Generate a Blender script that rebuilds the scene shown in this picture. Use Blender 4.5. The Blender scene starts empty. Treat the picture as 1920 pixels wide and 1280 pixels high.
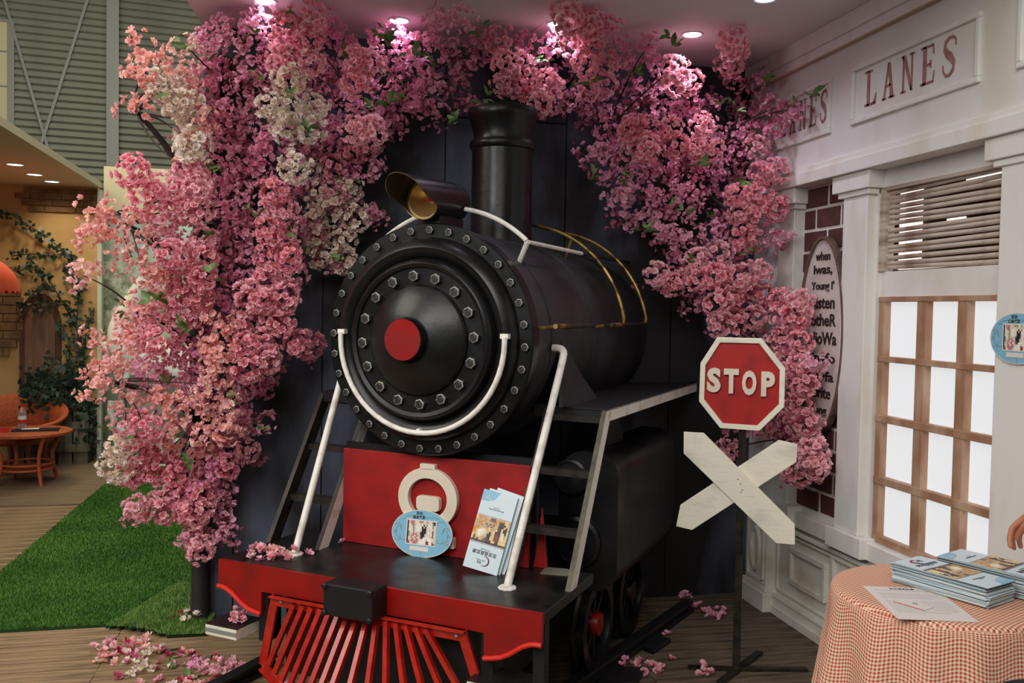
import bpy, math, random
import numpy as np
from mathutils import Vector, Matrix
random.seed(11)
SC = bpy.context.scene
COL = SC.collection
R = math.radians
PI = math.pi

# ---------------------------------------------------------------- camera, world, lights, exposure
def look_basis(yaw, pitch, roll):
    f = Vector((math.sin(yaw)*math.cos(pitch), math.cos(yaw)*math.cos(pitch), -math.sin(pitch)))
    r0 = Vector((math.cos(yaw), -math.sin(yaw), 0)); u0 = r0.cross(f)
    r = math.cos(roll)*r0 + math.sin(roll)*u0
    u = math.cos(roll)*u0 - math.sin(roll)*r0
    return r, u, f
cam_d = bpy.data.cameras.new('camera'); cam = bpy.data.objects.new('camera', cam_d); COL.objects.link(cam)
_r, _u, _f = look_basis(R(12.3325), R(2.029), R(1.016))
cam.matrix_world = Matrix(((_r.x, _u.x, -_f.x, 0), (_r.y, _u.y, -_f.y, 0), (_r.z, _u.z, -_f.z, 1.55), (0, 0, 0, 1)))
cam_d.sensor_width = 36; cam_d.lens = 1661.7/1920*36; cam_d.clip_start = .05; cam_d.clip_end = 100
SC.camera = cam
SC.view_settings.view_transform = 'Standard'; SC.view_settings.look = 'None'
SC.view_settings.gamma = 1; SC.view_settings.use_curve_mapping = False
SC.view_settings.exposure = 0.0
W = bpy.data.worlds.new('hall_air'); SC.world = W; W.use_nodes = True
W.node_tree.nodes['Background'].inputs[0].default_value = (.80, .84, .80, 1)
W.node_tree.nodes['Background'].inputs[1].default_value = .10

def area(name, loc, tgt, sx, sy, power, color):
    d = bpy.data.lights.new(name, 'AREA'); d.shape = 'RECTANGLE'; d.size = sx; d.size_y = sy
    d.energy = power; d.color = color
    o = bpy.data.objects.new(name, d); COL.objects.link(o); o.location = loc
    o.rotation_euler = (Vector(tgt)-Vector(loc)).to_track_quat('-Z', 'Y').to_euler(); return o
def spot(name, loc, tgt, power, color, ang=110, blend=.8, size=.04):
    d = bpy.data.lights.new(name, 'SPOT'); d.energy = power; d.color = color
    d.spot_size = R(ang); d.spot_blend = blend; d.shadow_soft_size = size
    o = bpy.data.objects.new(name, d); COL.objects.link(o); o.location = loc
    o.rotation_euler = (Vector(tgt)-Vector(loc)).to_track_quat('-Z', 'Y').to_euler(); return o
# hall skylight/lamps in front of and above the stand, plus an added wall fill
area('hall_light_front', (-1.6, -1.2, 4.6), (1.3, 3.8, 1.2), 4.0, 2.5, 200, (1.0, .97, .93))
area('hall_light_left', (-4.2, 3.0, 4.6), (-.5, 4.4, 1.3), 2.5, 2.5, 125, (1.0, .92, .82))
area('wall_fill_light', (-2.7, .3, 3.1), (2.3, 3.2, 1.75), 1.6, 1.6, 45, (.97, .97, 1.0))  # added fill that brightens the right wall and frieze, no actual hall lamp
area('hall_light_far', (-1.5, 8.2, 6.4), (-2.2, 9.0, 0), 3.0, 3.0, 110, (1.0, .93, .76))
area('hall_light_turf', (-1.3, 5.6, 5.5), (-1.3, 6.0, 0), 2.0, 3.0, 85, (1.0, .93, .78))
DOWN = [(-.24, 4.069, 5), (.35, 4.172, 10), (1.069, 4.028, 10), (1.728, 4.001, 16), (1.825, 3.473, 9), (.30, 3.2, 3)]
for i, (x, y, p) in enumerate(DOWN):
    spot('downlight_lamp', (x, y, 2.85), (x, y, 0), p, (.86, .82, 1.0), 140, 1.0, .05)
NB = [(-2.447, 8.03), (-2.464, 8.6), (-2.443, 9.04)]
for x, y in NB:
    spot('booth_lamp', (x, y, 2.64), (x-.1, y+.1, 0), 20, (1.0, .86, .62), 130, 1.0, .05)

# ---------------------------------------------------------------- materials
class NT:
    def __init__(s, name):
        s.m = bpy.data.materials.new(name); s.m.use_nodes = True; s.t = s.m.node_tree
        s.b = s.t.nodes['Principled BSDF']; s.out = s.t.nodes['Material Output']
    def n(s, typ, **kw):
        x = s.t.nodes.new(typ)
        for k, v in kw.items():
            if k.startswith('i_'):
                kk = k[2:]; kk = int(kk) if kk.isdigit() else kk
                x.inputs[kk].default_value = v
            else: setattr(x, k, v)
        return x
    def l(s, a, b): s.t.links.new(a, b)
def c4(c): return (c[0], c[1], c[2], 1)
def srgb(r, g, b):
    f = lambda v: (v/255/12.92) if v/255 <= .04045 else ((v/255+.055)/1.055)**2.4
    return (f(r), f(g), f(b))
def mat(name, col, rough=.5, metal=0, col2=None, scale=6, stretch=(1, 1, 1), lo=.4, hi=.65, bump=0, bscale=None,
        coat=0, emit=None, estr=0, sheen=0, trans=0, spec=None, detail=4, rvar=0):
    N = NT(name); b = N.b
    b.inputs['Base Color'].default_value = c4(col); b.inputs['Roughness'].default_value = rough
    b.inputs['Metallic'].default_value = metal; b.inputs['Coat Weight'].default_value = coat
    if spec is not None: b.inputs['Specular IOR Level'].default_value = spec
    if trans: b.inputs['Transmission Weight'].default_value = trans
    if sheen: b.inputs['Sheen Weight'].default_value = sheen
    if emit: b.inputs['Emission Color'].default_value = c4(emit); b.inputs['Emission Strength'].default_value = estr
    if col2 is not None or bump or rvar:
        tc = N.n('ShaderNodeTexCoord'); mp = N.n('ShaderNodeMapping'); mp.inputs['Scale'].default_value = stretch
        N.l(tc.outputs['Object'], mp.inputs['Vector'])
        nz = N.n('ShaderNodeTexNoise'); nz.inputs['Scale'].default_value = scale; nz.inputs['Detail'].default_value = detail
        N.l(mp.outputs[0], nz.inputs['Vector'])
        if col2 is not None:
            rp = N.n('ShaderNodeValToRGB'); rp.color_ramp.elements[0].position = lo; rp.color_ramp.elements[1].position = hi
            rp.color_ramp.elements[0].color = c4(col); rp.color_ramp.elements[1].color = c4(col2)
            N.l(nz.outputs[0], rp.inputs[0]); N.l(rp.outputs[0], b.inputs['Base Color'])
        if rvar:
            mr = N.n('ShaderNodeMapRange'); mr.inputs[1].default_value = .3; mr.inputs[2].default_value = .7
            mr.inputs[3].default_value = max(0, rough-rvar); mr.inputs[4].default_value = min(1, rough+rvar)
            N.l(nz.outputs[0], mr.inputs[0]); N.l(mr.outputs[0], b.inputs['Roughness'])
        if bump:
            n2 = N.n('ShaderNodeTexNoise'); n2.inputs['Scale'].default_value = bscale or scale*4; n2.inputs['Detail'].default_value = 5
            N.l(mp.outputs[0], n2.inputs['Vector'])
            bp = N.n('ShaderNodeBump'); bp.inputs['Strength'].default_value = bump; bp.inputs['Distance'].default_value = .01
            N.l(n2.outputs[0], bp.inputs['Height']); N.l(bp.outputs[0], b.inputs['Normal'])
    return N.m
def print_mat(name, rough=.45, attr='ink'):
    N = NT(name); a = N.n('ShaderNodeVertexColor', layer_name=attr)
    N.l(a.outputs[0], N.b.inputs['Base Color']); N.b.inputs['Roughness'].default_value = rough
    return N.m

M = {}
M['black'] = mat('black_enamel', srgb(15, 15, 15), .34, 0, srgb(28, 27, 28), 3, (1, 1, 1), .45, .7, coat=.05, rvar=.10, bump=.08, bscale=30, spec=.38)
M['blackmatt'] = mat('matt_black_paint', srgb(13, 13, 14), .55, 0, srgb(24, 24, 26), 5, lo=.45, hi=.7, bump=.1)
M['deck'] = mat('dark_deck_board', srgb(20, 18, 18), .36, 0, srgb(38, 34, 34), 7, lo=.4, hi=.7, rvar=.12)
M['boiler'] = mat('boiler_black', srgb(34, 34, 36), .5, 0, srgb(60, 60, 63), 3, (1, 1, 1), .4, .7, rvar=.1, bump=.05, bscale=20)
M['backdrop'] = mat('brushed_dark_backdrop', srgb(11, 12, 14), .6, 0, srgb(112, 122, 144), 1.5, (1.5, 1, .7), .44, .80, detail=7, bump=.05)
M['white'] = mat('chipped_white_paint', srgb(240, 236, 226), .45, 0, srgb(206, 196, 184), 14, (1, 1, 1), .52, .72, bump=.25, bscale=60)
M['whitepatch'] = mat('brushed_white_paint', srgb(240, 234, 214), .6, 0, srgb(204, 200, 186), 8, (.8, 1, 1.6), .52, .82, bump=.2, bscale=40)
M['red'] = mat('red_enamel', srgb(150, 14, 10), .40, 0, srgb(122, 12, 10), 8, lo=.4, hi=.7, rvar=.08)
M['redcloth'] = mat('red_board', srgb(158, 12, 14), .6, 0, srgb(138, 10, 12), 12)
M['redbar'] = mat('red_bar_paint', srgb(190, 40, 24), .32, 0, srgb(165, 24, 16), 20, coat=.3)
M['redtube'] = mat('bright_red_tube', srgb(216, 44, 26), .35)
M['cream'] = mat('cream_plaque', srgb(232, 220, 200), .55, 0, srgb(222, 208, 186), 5)
M['brass'] = mat('worn_brass', srgb(176, 148, 84), .42, .85, srgb(84, 66, 40), 18, lo=.48, hi=.62)
M['bronze'] = mat('dirty_bronze_paint', srgb(92, 84, 58), .55, 0, srgb(56, 52, 40), 20)
M['rust'] = mat('dark_iron', srgb(58, 50, 46), .5, .3, srgb(36, 32, 30), 20)
M['chalk'] = mat('chalky_worn_edge', srgb(176, 176, 166), .7)
M['bolt'] = mat('dusty_bolt', srgb(34, 34, 33), .5, 0, srgb(96, 94, 88), 55, lo=.5, hi=.72)
M['gold'] = mat('gold_reflector', srgb(222, 190, 128), .28, .55)
M['wall'] = mat('distressed_white_wall', srgb(228, 226, 222), .6, 0, srgb(216, 208, 194), 2.2, (1, 1.6, 1), .48, .75, bump=.06, bscale=26, detail=6)
M['trimwhite'] = mat('white_trim', srgb(232, 230, 224), .55, 0, srgb(220, 210, 194), 3, (1, 3, 1), .5, .78, bump=.06, bscale=30)
M['aged'] = mat('aged_olive_white', srgb(218, 214, 202), .62, 0, srgb(184, 172, 144), 5, lo=.48, hi=.75, bump=.1)
M['jointbrown'] = mat('brown_joint_line', srgb(186, 164, 140), .8)
M['mortar'] = mat('pale_mortar', srgb(226, 218, 212), .9, bump=.4, bscale=60)
M['brickred'] = mat('dark_red_brick', srgb(94, 54, 50), .75, 0, srgb(70, 42, 40), 14, lo=.35, hi=.7, bump=.4, bscale=50)
M['ceil'] = mat('pinkish_white_ceiling', srgb(230, 227, 228), .75)
M['bars'] = mat('brown_washed_wood', srgb(158, 116, 88), .6, 0, srgb(196, 164, 138), 9, (1, 1, .5), .42, .72, bump=.1)
M['slat'] = mat('washed_louver_wood', srgb(196, 180, 166), .6, 0, srgb(138, 110, 92), 7, (1, .3, 4), .45, .7, bump=.1)
M['pane'] = mat('backlit_pane', srgb(120, 122, 125), .4, emit=srgb(240, 241, 243), estr=.80)
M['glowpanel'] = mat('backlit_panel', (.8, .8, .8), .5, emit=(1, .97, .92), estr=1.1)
M['letter'] = mat('faded_rose_letter', srgb(172, 124, 116), .7, 0, srgb(150, 104, 98), 30)
M['ink'] = mat('black_brush_lettering', srgb(50, 36, 34), .7)
M['ovalface'] = mat('milk_glaze_board', srgb(214, 202, 198), .6, 0, srgb(196, 180, 176), 8)
M['ovalrim'] = mat('brown_rim', srgb(112, 90, 78), .6, 0, srgb(80, 64, 56), 20)
M['signred'] = mat('weathered_sign_red', srgb(172, 22, 18), .5, 0, srgb(112, 12, 14), 9, lo=.5, hi=.8)
M['pole'] = mat('blackened_pole', srgb(58, 50, 38), .35, .4, srgb(26, 24, 20), 16)
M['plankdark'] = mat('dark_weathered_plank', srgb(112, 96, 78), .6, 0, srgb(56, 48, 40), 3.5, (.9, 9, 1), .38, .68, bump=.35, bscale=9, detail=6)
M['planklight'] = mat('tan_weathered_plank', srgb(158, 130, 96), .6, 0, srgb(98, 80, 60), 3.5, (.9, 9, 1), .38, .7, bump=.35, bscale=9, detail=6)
M['deckbrown'] = mat('brown_deck_board', srgb(128, 106, 82), .62, 0, srgb(96, 80, 62), 3, (.8, 6, 1), .4, .7)
M['ground'] = mat('dark_ground', srgb(38, 34, 30), .8)
M['cement'] = mat('grey_cement_floor', srgb(120, 116, 100), .8)
M['turf'] = mat('turf_backing', srgb(30, 68, 22), .9)
M['siding'] = mat('grey_green_siding', srgb(156, 157, 140), .55, 0, srgb(142, 143, 128), 2)
M['steel'] = mat('grey_steel', srgb(146, 150, 142), .5, .2)
M['ochre'] = mat('ochre_plaster', srgb(204, 166, 108), .8, 0, srgb(158, 126, 82), 1.7, lo=.42, hi=.75, bump=.1, bscale=8)
M['paintbrick'] = mat('brown_facing_brick', srgb(140, 106, 72), .8, 0, srgb(106, 78, 54), 9)
M['door'] = mat('plum_brown_door', srgb(122, 88, 68), .7, 0, srgb(96, 68, 56), 4, (5, 1, .6))
M['archrim'] = mat('dark_brown_surround', srgb(84, 54, 34), .7)
M['creamwall'] = mat('cream_panel', srgb(226, 216, 178), .8)
M['palepost'] = mat('pale_green_post', srgb(196, 204, 184), .6)
M['soffit'] = mat('cream_soffit', srgb(226, 214, 182), .7)
M['wicker'] = mat('orange_wicker', srgb(188, 92, 44), .6, 0, srgb(140, 62, 28), 60, (1, 1, 3), .4, .65, bump=.6, bscale=90)
M['wickerframe'] = mat('orange_cane_frame', srgb(176, 84, 44), .5)
M['umb'] = mat('orange_red_cloth', srgb(232, 86, 48), .7)
M['plankgrey'] = mat('grey_green_wood', srgb(124, 118, 100), .7, 0, srgb(84, 82, 72), 6, (4, 1, .6))
M['ivy'] = mat('dark_ivy', srgb(34, 58, 36), .45, 0, srgb(22, 38, 28), 12)
M['leafgreen'] = mat('fresh_leaf', srgb(104, 138, 72), .45, 0, srgb(66, 96, 46), 25)
M['twig'] = mat('dark_twig', srgb(58, 44, 36), .7)
M['bark'] = mat('dark_bark', srgb(48, 42, 38), .8, 0, srgb(26, 24, 23), 8, (2, 2, .5), bump=.6, bscale=12)
M['horse'] = mat('white_statue_paint', srgb(232, 234, 220), .4)
M['skin'] = mat('skin', srgb(196, 128, 96), .5, 0, srgb(176, 104, 78), 20)
M['coat'] = mat('black_coat', srgb(24, 24, 28), .8)
M['hair'] = mat('dark_hair', srgb(28, 22, 20), .5)
M['paper'] = mat('white_paper', srgb(226, 218, 212), .6)
M['pagegrey'] = mat('brochure_edge', srgb(150, 172, 178), .5)
M['pagedark'] = mat('brochure_edge_dark', srgb(60, 74, 80), .5)
M['bluecard'] = mat('sky_blue_card', srgb(132, 190, 216), .4)
M['palecard'] = mat('pale_blue_card', srgb(208, 224, 230), .4)
M['scroll'] = mat('gold_brown_scroll', srgb(146, 122, 66), .5)
M['text'] = mat('dark_print', srgb(40, 40, 48), .5)
M['textgrey'] = mat('grey_print', srgb(128, 140, 150), .5)
M['maroon'] = mat('maroon_print', srgb(110, 30, 36), .5)
M['lamp'] = mat('lamp_glass', (1, 1, 1), .3, emit=(.93, .95, 1), estr=9)
M['lampwarm'] = mat('warm_lamp_glass', (1, 1, 1), .3, emit=(1, .88, .68), estr=5)
M['lamprim'] = mat('white_lamp_rim', srgb(226, 226, 230), .4)
M['glass'] = mat('clear_bottle', (.9, .93, .93), .08, trans=.9)
M['redcap'] = mat('red_plastic', srgb(200, 34, 30), .4)
M['print'] = print_mat('printed_ink')

def petal_mat(name, tip, base, centre=None):
    N = NT(name); b = N.b
    a = N.n('ShaderNodeVertexColor', layer_name='petal')
    rp = N.n('ShaderNodeValToRGB'); e = rp.color_ramp.elements
    e[0].position = 0; e[0].color = c4(base); e[1].position = .80; e[1].color = c4(tip)
    N.l(a.outputs[0], rp.inputs[0])
    oi = N.n('ShaderNodeObjectInfo'); hs = N.n('ShaderNodeHueSaturation')
    mr = N.n('ShaderNodeMapRange'); mr.inputs[3].default_value = .80; mr.inputs[4].default_value = 1.12
    N.l(oi.outputs['Random'], mr.inputs[0]); N.l(mr.outputs[0], hs.inputs['Saturation'])
    N.l(rp.outputs[0], hs.inputs['Color']); N.l(hs.outputs[0], b.inputs['Base Color'])
    b.inputs['Roughness'].default_value = .7; b.inputs['Specular IOR Level'].default_value = .25
    tr = N.n('ShaderNodeBsdfTranslucent'); N.l(hs.outputs[0], tr.inputs[0])
    mx = N.n('ShaderNodeMixShader'); mx.inputs[0].default_value = .26
    N.l(b.outputs[0], mx.inputs[1]); N.l(tr.outputs[0], mx.inputs[2]); N.l(mx.outputs[0], N.out.inputs[0])
    return N.m
M['pD'] = petal_mat('double_pink_petal', srgb(255, 200, 210), srgb(240, 92, 118))
M['pS'] = petal_mat('single_pink_petal', srgb(248, 182, 208), srgb(226, 122, 156))
M['pO'] = petal_mat('peach_pink_petal', srgb(254, 204, 200), srgb(240, 146, 130))
M['pW'] = petal_mat('cream_white_petal', srgb(250, 236, 228), srgb(232, 206, 150))
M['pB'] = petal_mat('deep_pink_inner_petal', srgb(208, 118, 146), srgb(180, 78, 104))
M['pM'] = petal_mat('magenta_petal', srgb(206, 40, 96), srgb(150, 14, 50))

def gingham():
    N = NT('gingham_cloth'); uv = N.n('ShaderNodeUVMap', uv_map='UVMap'); sp = N.n('ShaderNodeSeparateXYZ'); N.l(uv.outputs[0], sp.inputs[0])
    s = []
    for k in (0, 1):
        m1 = N.n('ShaderNodeMath', operation='MULTIPLY'); m1.inputs[1].default_value = 1/.0105; N.l(sp.outputs[k], m1.inputs[0])
        m2 = N.n('ShaderNodeMath', operation='FRACT'); N.l(m1.outputs[0], m2.inputs[0])
        m3 = N.n('ShaderNodeMath', operation='GREATER_THAN'); m3.inputs[1].default_value = .5; N.l(m2.outputs[0], m3.inputs[0]); s.append(m3)
    ad = N.n('ShaderNodeMath', operation='ADD'); N.l(s[0].outputs[0], ad.inputs[0]); N.l(s[1].outputs[0], ad.inputs[1])
    hf = N.n('ShaderNodeMath', operation='MULTIPLY'); hf.inputs[1].default_value = .5; N.l(ad.outputs[0], hf.inputs[0])
    rp = N.n('ShaderNodeValToRGB'); rp.color_ramp.elements[0].color = c4(srgb(240, 218, 186)); rp.color_ramp.elements[1].color = c4(srgb(186, 62, 44))
    N.l(hf.outputs[0], rp.inputs[0]); N.l(rp.outputs[0], N.b.inputs['Base Color']); N.b.inputs['Roughness'].default_value = .85
    return N.m
M['gingham'] = gingham()
def grass_mat():
    N = NT('turf_blades'); tc = N.n('ShaderNodeTexCoord'); nz = N.n('ShaderNodeTexNoise'); nz.inputs['Scale'].default_value = 2.2
    N.l(tc.outputs['Object'], nz.inputs['Vector']); n2 = N.n('ShaderNodeTexNoise'); n2.inputs['Scale'].default_value = 90
    N.l(tc.outputs['Object'], n2.inputs['Vector']); ad = N.n('ShaderNodeMath', operation='ADD'); N.l(nz.outputs[0], ad.inputs[0]); N.l(n2.outputs[0], ad.inputs[1])
    rp = N.n('ShaderNodeValToRGB'); rp.color_ramp.elements[0].position = .35; rp.color_ramp.elements[1].position = .66
    hf = N.n('ShaderNodeMath', operation='MULTIPLY'); hf.inputs[1].default_value = .5; N.l(ad.outputs[0], hf.inputs[0])
    rp.color_ramp.elements[0].color = c4(srgb(50, 102, 34)); rp.color_ramp.elements[1].color = c4(srgb(104, 148, 54))
    N.l(hf.outputs[0], rp.inputs[0]); N.l(rp.outputs[0], N.b.inputs['Base Color']); N.b.inputs['Roughness'].default_value = .7
    return N.m
M['grass'] = grass_mat()
M['grasslight'] = mat('pale_turf_blades', srgb(128, 160, 78), .7, 0, srgb(84, 124, 46), 30)
def mural_mat():
    N = NT('tree_mural_print'); tc = N.n('ShaderNodeTexCoord'); vo = N.n('ShaderNodeTexNoise'); vo.inputs['Scale'].default_value = 9; vo.inputs['Detail'].default_value = 9; vo.inputs['Roughness'].default_value = .75
    N.l(tc.outputs['Object'], vo.inputs['Vector']); rp = N.n('ShaderNodeValToRGB'); e = rp.color_ramp.elements
    e[0].position = .42; e[0].color = c4(srgb(140, 152, 122)); e[1].position = .58; e[1].color = c4(srgb(232, 234, 212))
    N.l(vo.outputs[0], rp.inputs[0])
    sp = N.n('ShaderNodeSeparateXYZ'); N.l(tc.outputs['Object'], sp.inputs[0])
    n3 = N.n('ShaderNodeTexNoise'); n3.inputs['Scale'].default_value = 1.6; N.l(tc.outputs['Object'], n3.inputs['Vector'])
    ad = N.n('ShaderNodeMath', operation='ADD'); N.l(sp.outputs[2], ad.inputs[0]); N.l(n3.outputs[0], ad.inputs[1])
    mr = N.n('ShaderNodeMapRange'); mr.inputs[1].default_value = 2.35; mr.inputs[2].default_value = 2.7; N.l(ad.outputs[0], mr.inputs[0])
    mx = N.n('ShaderNodeMix', data_type='RGBA'); N.l(mr.outputs[0], mx.inputs[0]); N.l(rp.outputs[0], mx.inputs[6]); mx.inputs[7].default_value = c4(srgb(196, 226, 208))
    m2 = N.n('ShaderNodeMapRange'); m2.inputs[1].default_value = 1.75; m2.inputs[2].default_value = 1.45; N.l(ad.outputs[0], m2.inputs[0])
    mx2 = N.n('ShaderNodeMix', data_type='RGBA'); N.l(m2.outputs[0], mx2.inputs[0]); N.l(mx.outputs[2], mx2.inputs[6]); mx2.inputs[7].default_value = c4(srgb(140, 156, 132))
    N.l(mx2.outputs[2], N.b.inputs['Base Color']); N.b.inputs['Roughness'].default_value = .6
    return N.m
M['mural'] = mural_mat()

# ---------------------------------------------------------------- mesh helpers
class MB:
    def __init__(s): s.v = []; s.f = []; s.mi = []
    def add(s, vs, fs, mi=0):
        o = len(s.v); s.v += [tuple(v) for v in vs]; s.f += [tuple(i+o for i in f) for f in fs]; s.mi += [mi]*len(fs); return s
    def box(s, x0, x1, y0, y1, z0, z1, mi=0):
        vs = [(x, y, z) for z in (z0, z1) for y in (y0, y1) for x in (x0, x1)]
        return s.add(vs, [(0, 2, 3, 1), (4, 5, 7, 6), (0, 1, 5, 4), (2, 6, 7, 3), (0, 4, 6, 2), (1, 3, 7, 5)], mi)
    def bar(s, p0, p1, w, t, up=(0, 0, 1), mi=0, mis=None):
        p0 = Vector(p0); p1 = Vector(p1); d = (p1-p0).normalized(); a = d.cross(Vector(up)).normalized(); b = a.cross(d).normalized()
        vs = [p + a*sx*w/2 + b*sy*t/2 for p in (p0, p1) for sx, sy in ((-1, -1), (1, -1), (1, 1), (-1, 1))]
        s.add(vs, [(0, 1, 2, 3), (7, 6, 5, 4), (0, 4, 5, 1), (1, 5, 6, 2), (2, 6, 7, 3), (3, 7, 4, 0)], mi)
        if mis: s.mi[-6:] = mis
        return s
    def tube(s, path, r, n=10, mi=0, caps=True, closed=False):
        P = [Vector(p) for p in path]; m = len(P); rs = r if isinstance(r, (list, tuple)) else [r]*m
        vs = []; prev = None
        for i, p in enumerate(P):
            if closed: d = (P[(i+1) % m]-P[i-1]).normalized()
            else: d = (P[min(i+1, m-1)]-P[max(i-1, 0)]).normalized()
            if prev is None:
                a = d.orthogonal().normalized()
            else:
                a = (prev - d*prev.dot(d)); a = a.normalized() if a.length > 1e-6 else d.orthogonal().normalized()
            prev = a; b = d.cross(a)
            for k in range(n):
                t = 2*PI*k/n; vs.append(p + (a*math.cos(t)+b*math.sin(t))*rs[i])
        fs = []
        for i in range(m if closed else m-1):
            j = (i+1) % m
            for k in range(n): fs.append((i*n+k, i*n+(k+1) % n, j*n+(k+1) % n, j*n+k))
        if caps and not closed: fs.append(tuple(range(n-1, -1, -1))); fs.append(tuple(range((m-1)*n, m*n)))
        return s.add(vs, fs, mi)
    def lathe(s, prof, n=32, origin=(0, 0, 0), axis='z', mi=0):
        o = Vector(origin); vs = []; fs = []
        for r, h in prof:
            for k in range(n):
                t = 2*PI*k/n; a, b = r*math.cos(t), r*math.sin(t)
                vs.append(o + (Vector((a, b, h)) if axis == 'z' else Vector((a, h, b)) if axis == 'y' else Vector((h, a, b))))
        for i in range(len(prof)-1):
            for k in range(n):
                q = (i*n+k, i*n+(k+1) % n, (i+1)*n+(k+1) % n, (i+1)*n+k)
                fs.append(q if axis != 'y' else q[::-1])
        return s.add(vs, fs, mi)
    def prism(s, poly, y0, y1, mi=0, mif=None):        # poly in x,z ; front at y0
        n = len(poly); vs = [(x, y0, z) for x, z in poly]+[(x, y1, z) for x, z in poly]
        s.add(vs, [tuple(range(n))], mi if mif is None else mif)
        o = len(s.v)-2*n
        s.f.append(tuple(o+n+i for i in range(n-1, -1, -1))); s.mi.append(mi)
        for i in range(n):
            j = (i+1) % n; s.f.append((o+i, o+i+n, o+j+n, o+j)); s.mi.append(mi)
        return s
    def zprism(s, poly, z0, z1, mi=0):
        n = len(poly); vs = [(x, y, z0) for x, y in poly]+[(x, y, z1) for x, y in poly]
        return s.add(vs, [tuple(range(n-1, -1, -1)), tuple(range(n, 2*n))]+[(i, (i+1) % n, (i+1) % n+n, i+n) for i in range(n)], mi)
    def ring(s, outer, inner, y0, y1, mi=0):           # annulus between two equal-length loops in x,z
        n = len(outer); vs = [(x, y, z) for y in (y0, y1) for lp in (outer, inner) for x, z in lp]; fs = []
        for i in range(n):
            j = (i+1) % n
            fs += [(i, j, n+j, n+i), (2*n+j, 2*n+i, 3*n+i, 3*n+j), (j, i, 2*n+i, 2*n+j), (n+i, n+j, 3*n+j, 3*n+i)]
        return s.add(vs, fs, mi)
    def mesh(s, name, mats, smooth=None, fixn=True):
        me = bpy.data.meshes.new(name); me.from_pydata([tuple(v) for v in s.v], [], s.f); me.update()
        for m in mats: me.materials.append(m)
        if len(mats) > 1: me.polygons.foreach_set('material_index', s.mi)
        if fixn:
            import bmesh
            b = bmesh.new(); b.from_mesh(me); bmesh.ops.recalc_face_normals(b, faces=b.faces); b.to_mesh(me); b.free()
        if smooth is not None:
            me.shade_smooth(); me.set_sharp_from_angle(angle=R(smooth))
        return me
def place(name, me, parent=None, loc=(0, 0, 0), rot=(0, 0, 0), bev=0, kind=None):
    o = bpy.data.objects.new(name, me); COL.objects.link(o); o.location = loc; o.rotation_euler = rot
    if parent is not None: o.parent = parent
    if bev:
        b = o.modifiers.new('bevel', 'BEVEL'); b.width = bev; b.segments = 2; b.limit_method = 'ANGLE'; b.angle_limit = R(40)
    if kind: o['kind'] = kind
    return o
def part(name, mb, mats, parent, smooth=None, bev=0, loc=(0, 0, 0), rot=(0, 0, 0), label=None, kind=None):
    if not isinstance(mats, (list, tuple)): mats = [mats]
    o = place(name, mb.mesh(name, mats, smooth), parent, loc, rot, bev, kind)
    if label: o['label'] = label
    return o
def tag(o, label, cat, group=None, kind=None):
    if label: o['label'] = label
    if cat: o['category'] = cat
    if group: o['group'] = group
    if kind: o['kind'] = kind
    return o
def empty(name, loc, rz=0, label=None, cat=None, group=None, kind=None):
    o = bpy.data.objects.new(name, None); COL.objects.link(o); o.location = loc; o.rotation_euler = (0, 0, rz); o.empty_display_size = .1
    return tag(o, label, cat, group, kind)
def structure(name, mb, mats, parent=None, smooth=None, bev=0, loc=(0, 0, 0), rot=(0, 0, 0)):
    o = part(name, mb, mats, parent, smooth, bev, loc, rot)
    if parent is None: o['kind'] = 'structure'
    return o
def ellipse(cx, cz, rx, rz, n=40, ph=0): return [(cx+rx*math.cos(2*PI*i/n+ph), cz+rz*math.sin(2*PI*i/n+ph)) for i in range(n)]
def rrect(x0, x1, z0, z1, r, n=4):
    out = []
    for cx, cz, a in ((x1-r, z1-r, 0), (x0+r, z1-r, 90), (x0+r, z0+r, 180), (x1-r, z0+r, 270)):
        for i in range(n+1): t = R(a+90*i/n); out.append((cx+r*math.cos(t), cz+r*math.sin(t)))
    return out
def text_mesh(s, size, extrude=.001, offset=0, sx=1.0, shear=0):
    cu = bpy.data.curves.new('lettering', 'FONT'); cu.body = s; cu.size = size; cu.extrude = extrude; cu.offset = offset
    cu.align_x = 'CENTER'; cu.align_y = 'CENTER'; cu.resolution_u = 3; cu.shear = shear
    o = bpy.data.objects.new('lettering', cu); COL.objects.link(o)
    dg = bpy.context.evaluated_depsgraph_get(); me = bpy.data.meshes.new_from_object(o.evaluated_get(dg))
    bpy.data.objects.remove(o); bpy.data.curves.remove(cu)
    for v in me.vertices: x, y, z = v.co; v.co = (x*sx, -z, y)
    me.materials.clear(); return me
def letters(name, s, size, material, parent, loc, rot=(0, 0, 0), extrude=.001, offset=0, sx=1.0, shear=0):
    me = text_mesh(s, size, extrude, offset, sx, shear); me.materials.append(material); return place(name, me, parent, loc, rot)
def picture(name, rows, pal, w, h, parent, loc, rot=(0, 0, 0), jitter=.03):
    nr, nc = len(rows), len(rows[0]); vs = []; fs = []; cols = []
    for i in range(nr+1):
        for j in range(nc+1): vs.append((-w/2+w*j/nc, 0, h/2-h*i/nr))
    for i in range(nr):
        for j in range(nc):
            a = i*(nc+1)+j; fs.append((a, a+nc+1, a+nc+2, a+1)); c = srgb(*pal[rows[i][j]]); k = 1+random.uniform(-jitter, jitter)*4
            cols += [(c[0]*k, c[1]*k, c[2]*k, 1)]*4
    me = bpy.data.meshes.new(name); me.from_pydata(vs, [], fs); me.update()
    at = me.color_attributes.new('ink', 'FLOAT_COLOR', 'CORNER'); at.data.foreach_set('color', [x for c in cols for x in c])
    me.materials.append(M['print']); return place(name, me, parent, loc, rot)
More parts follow.
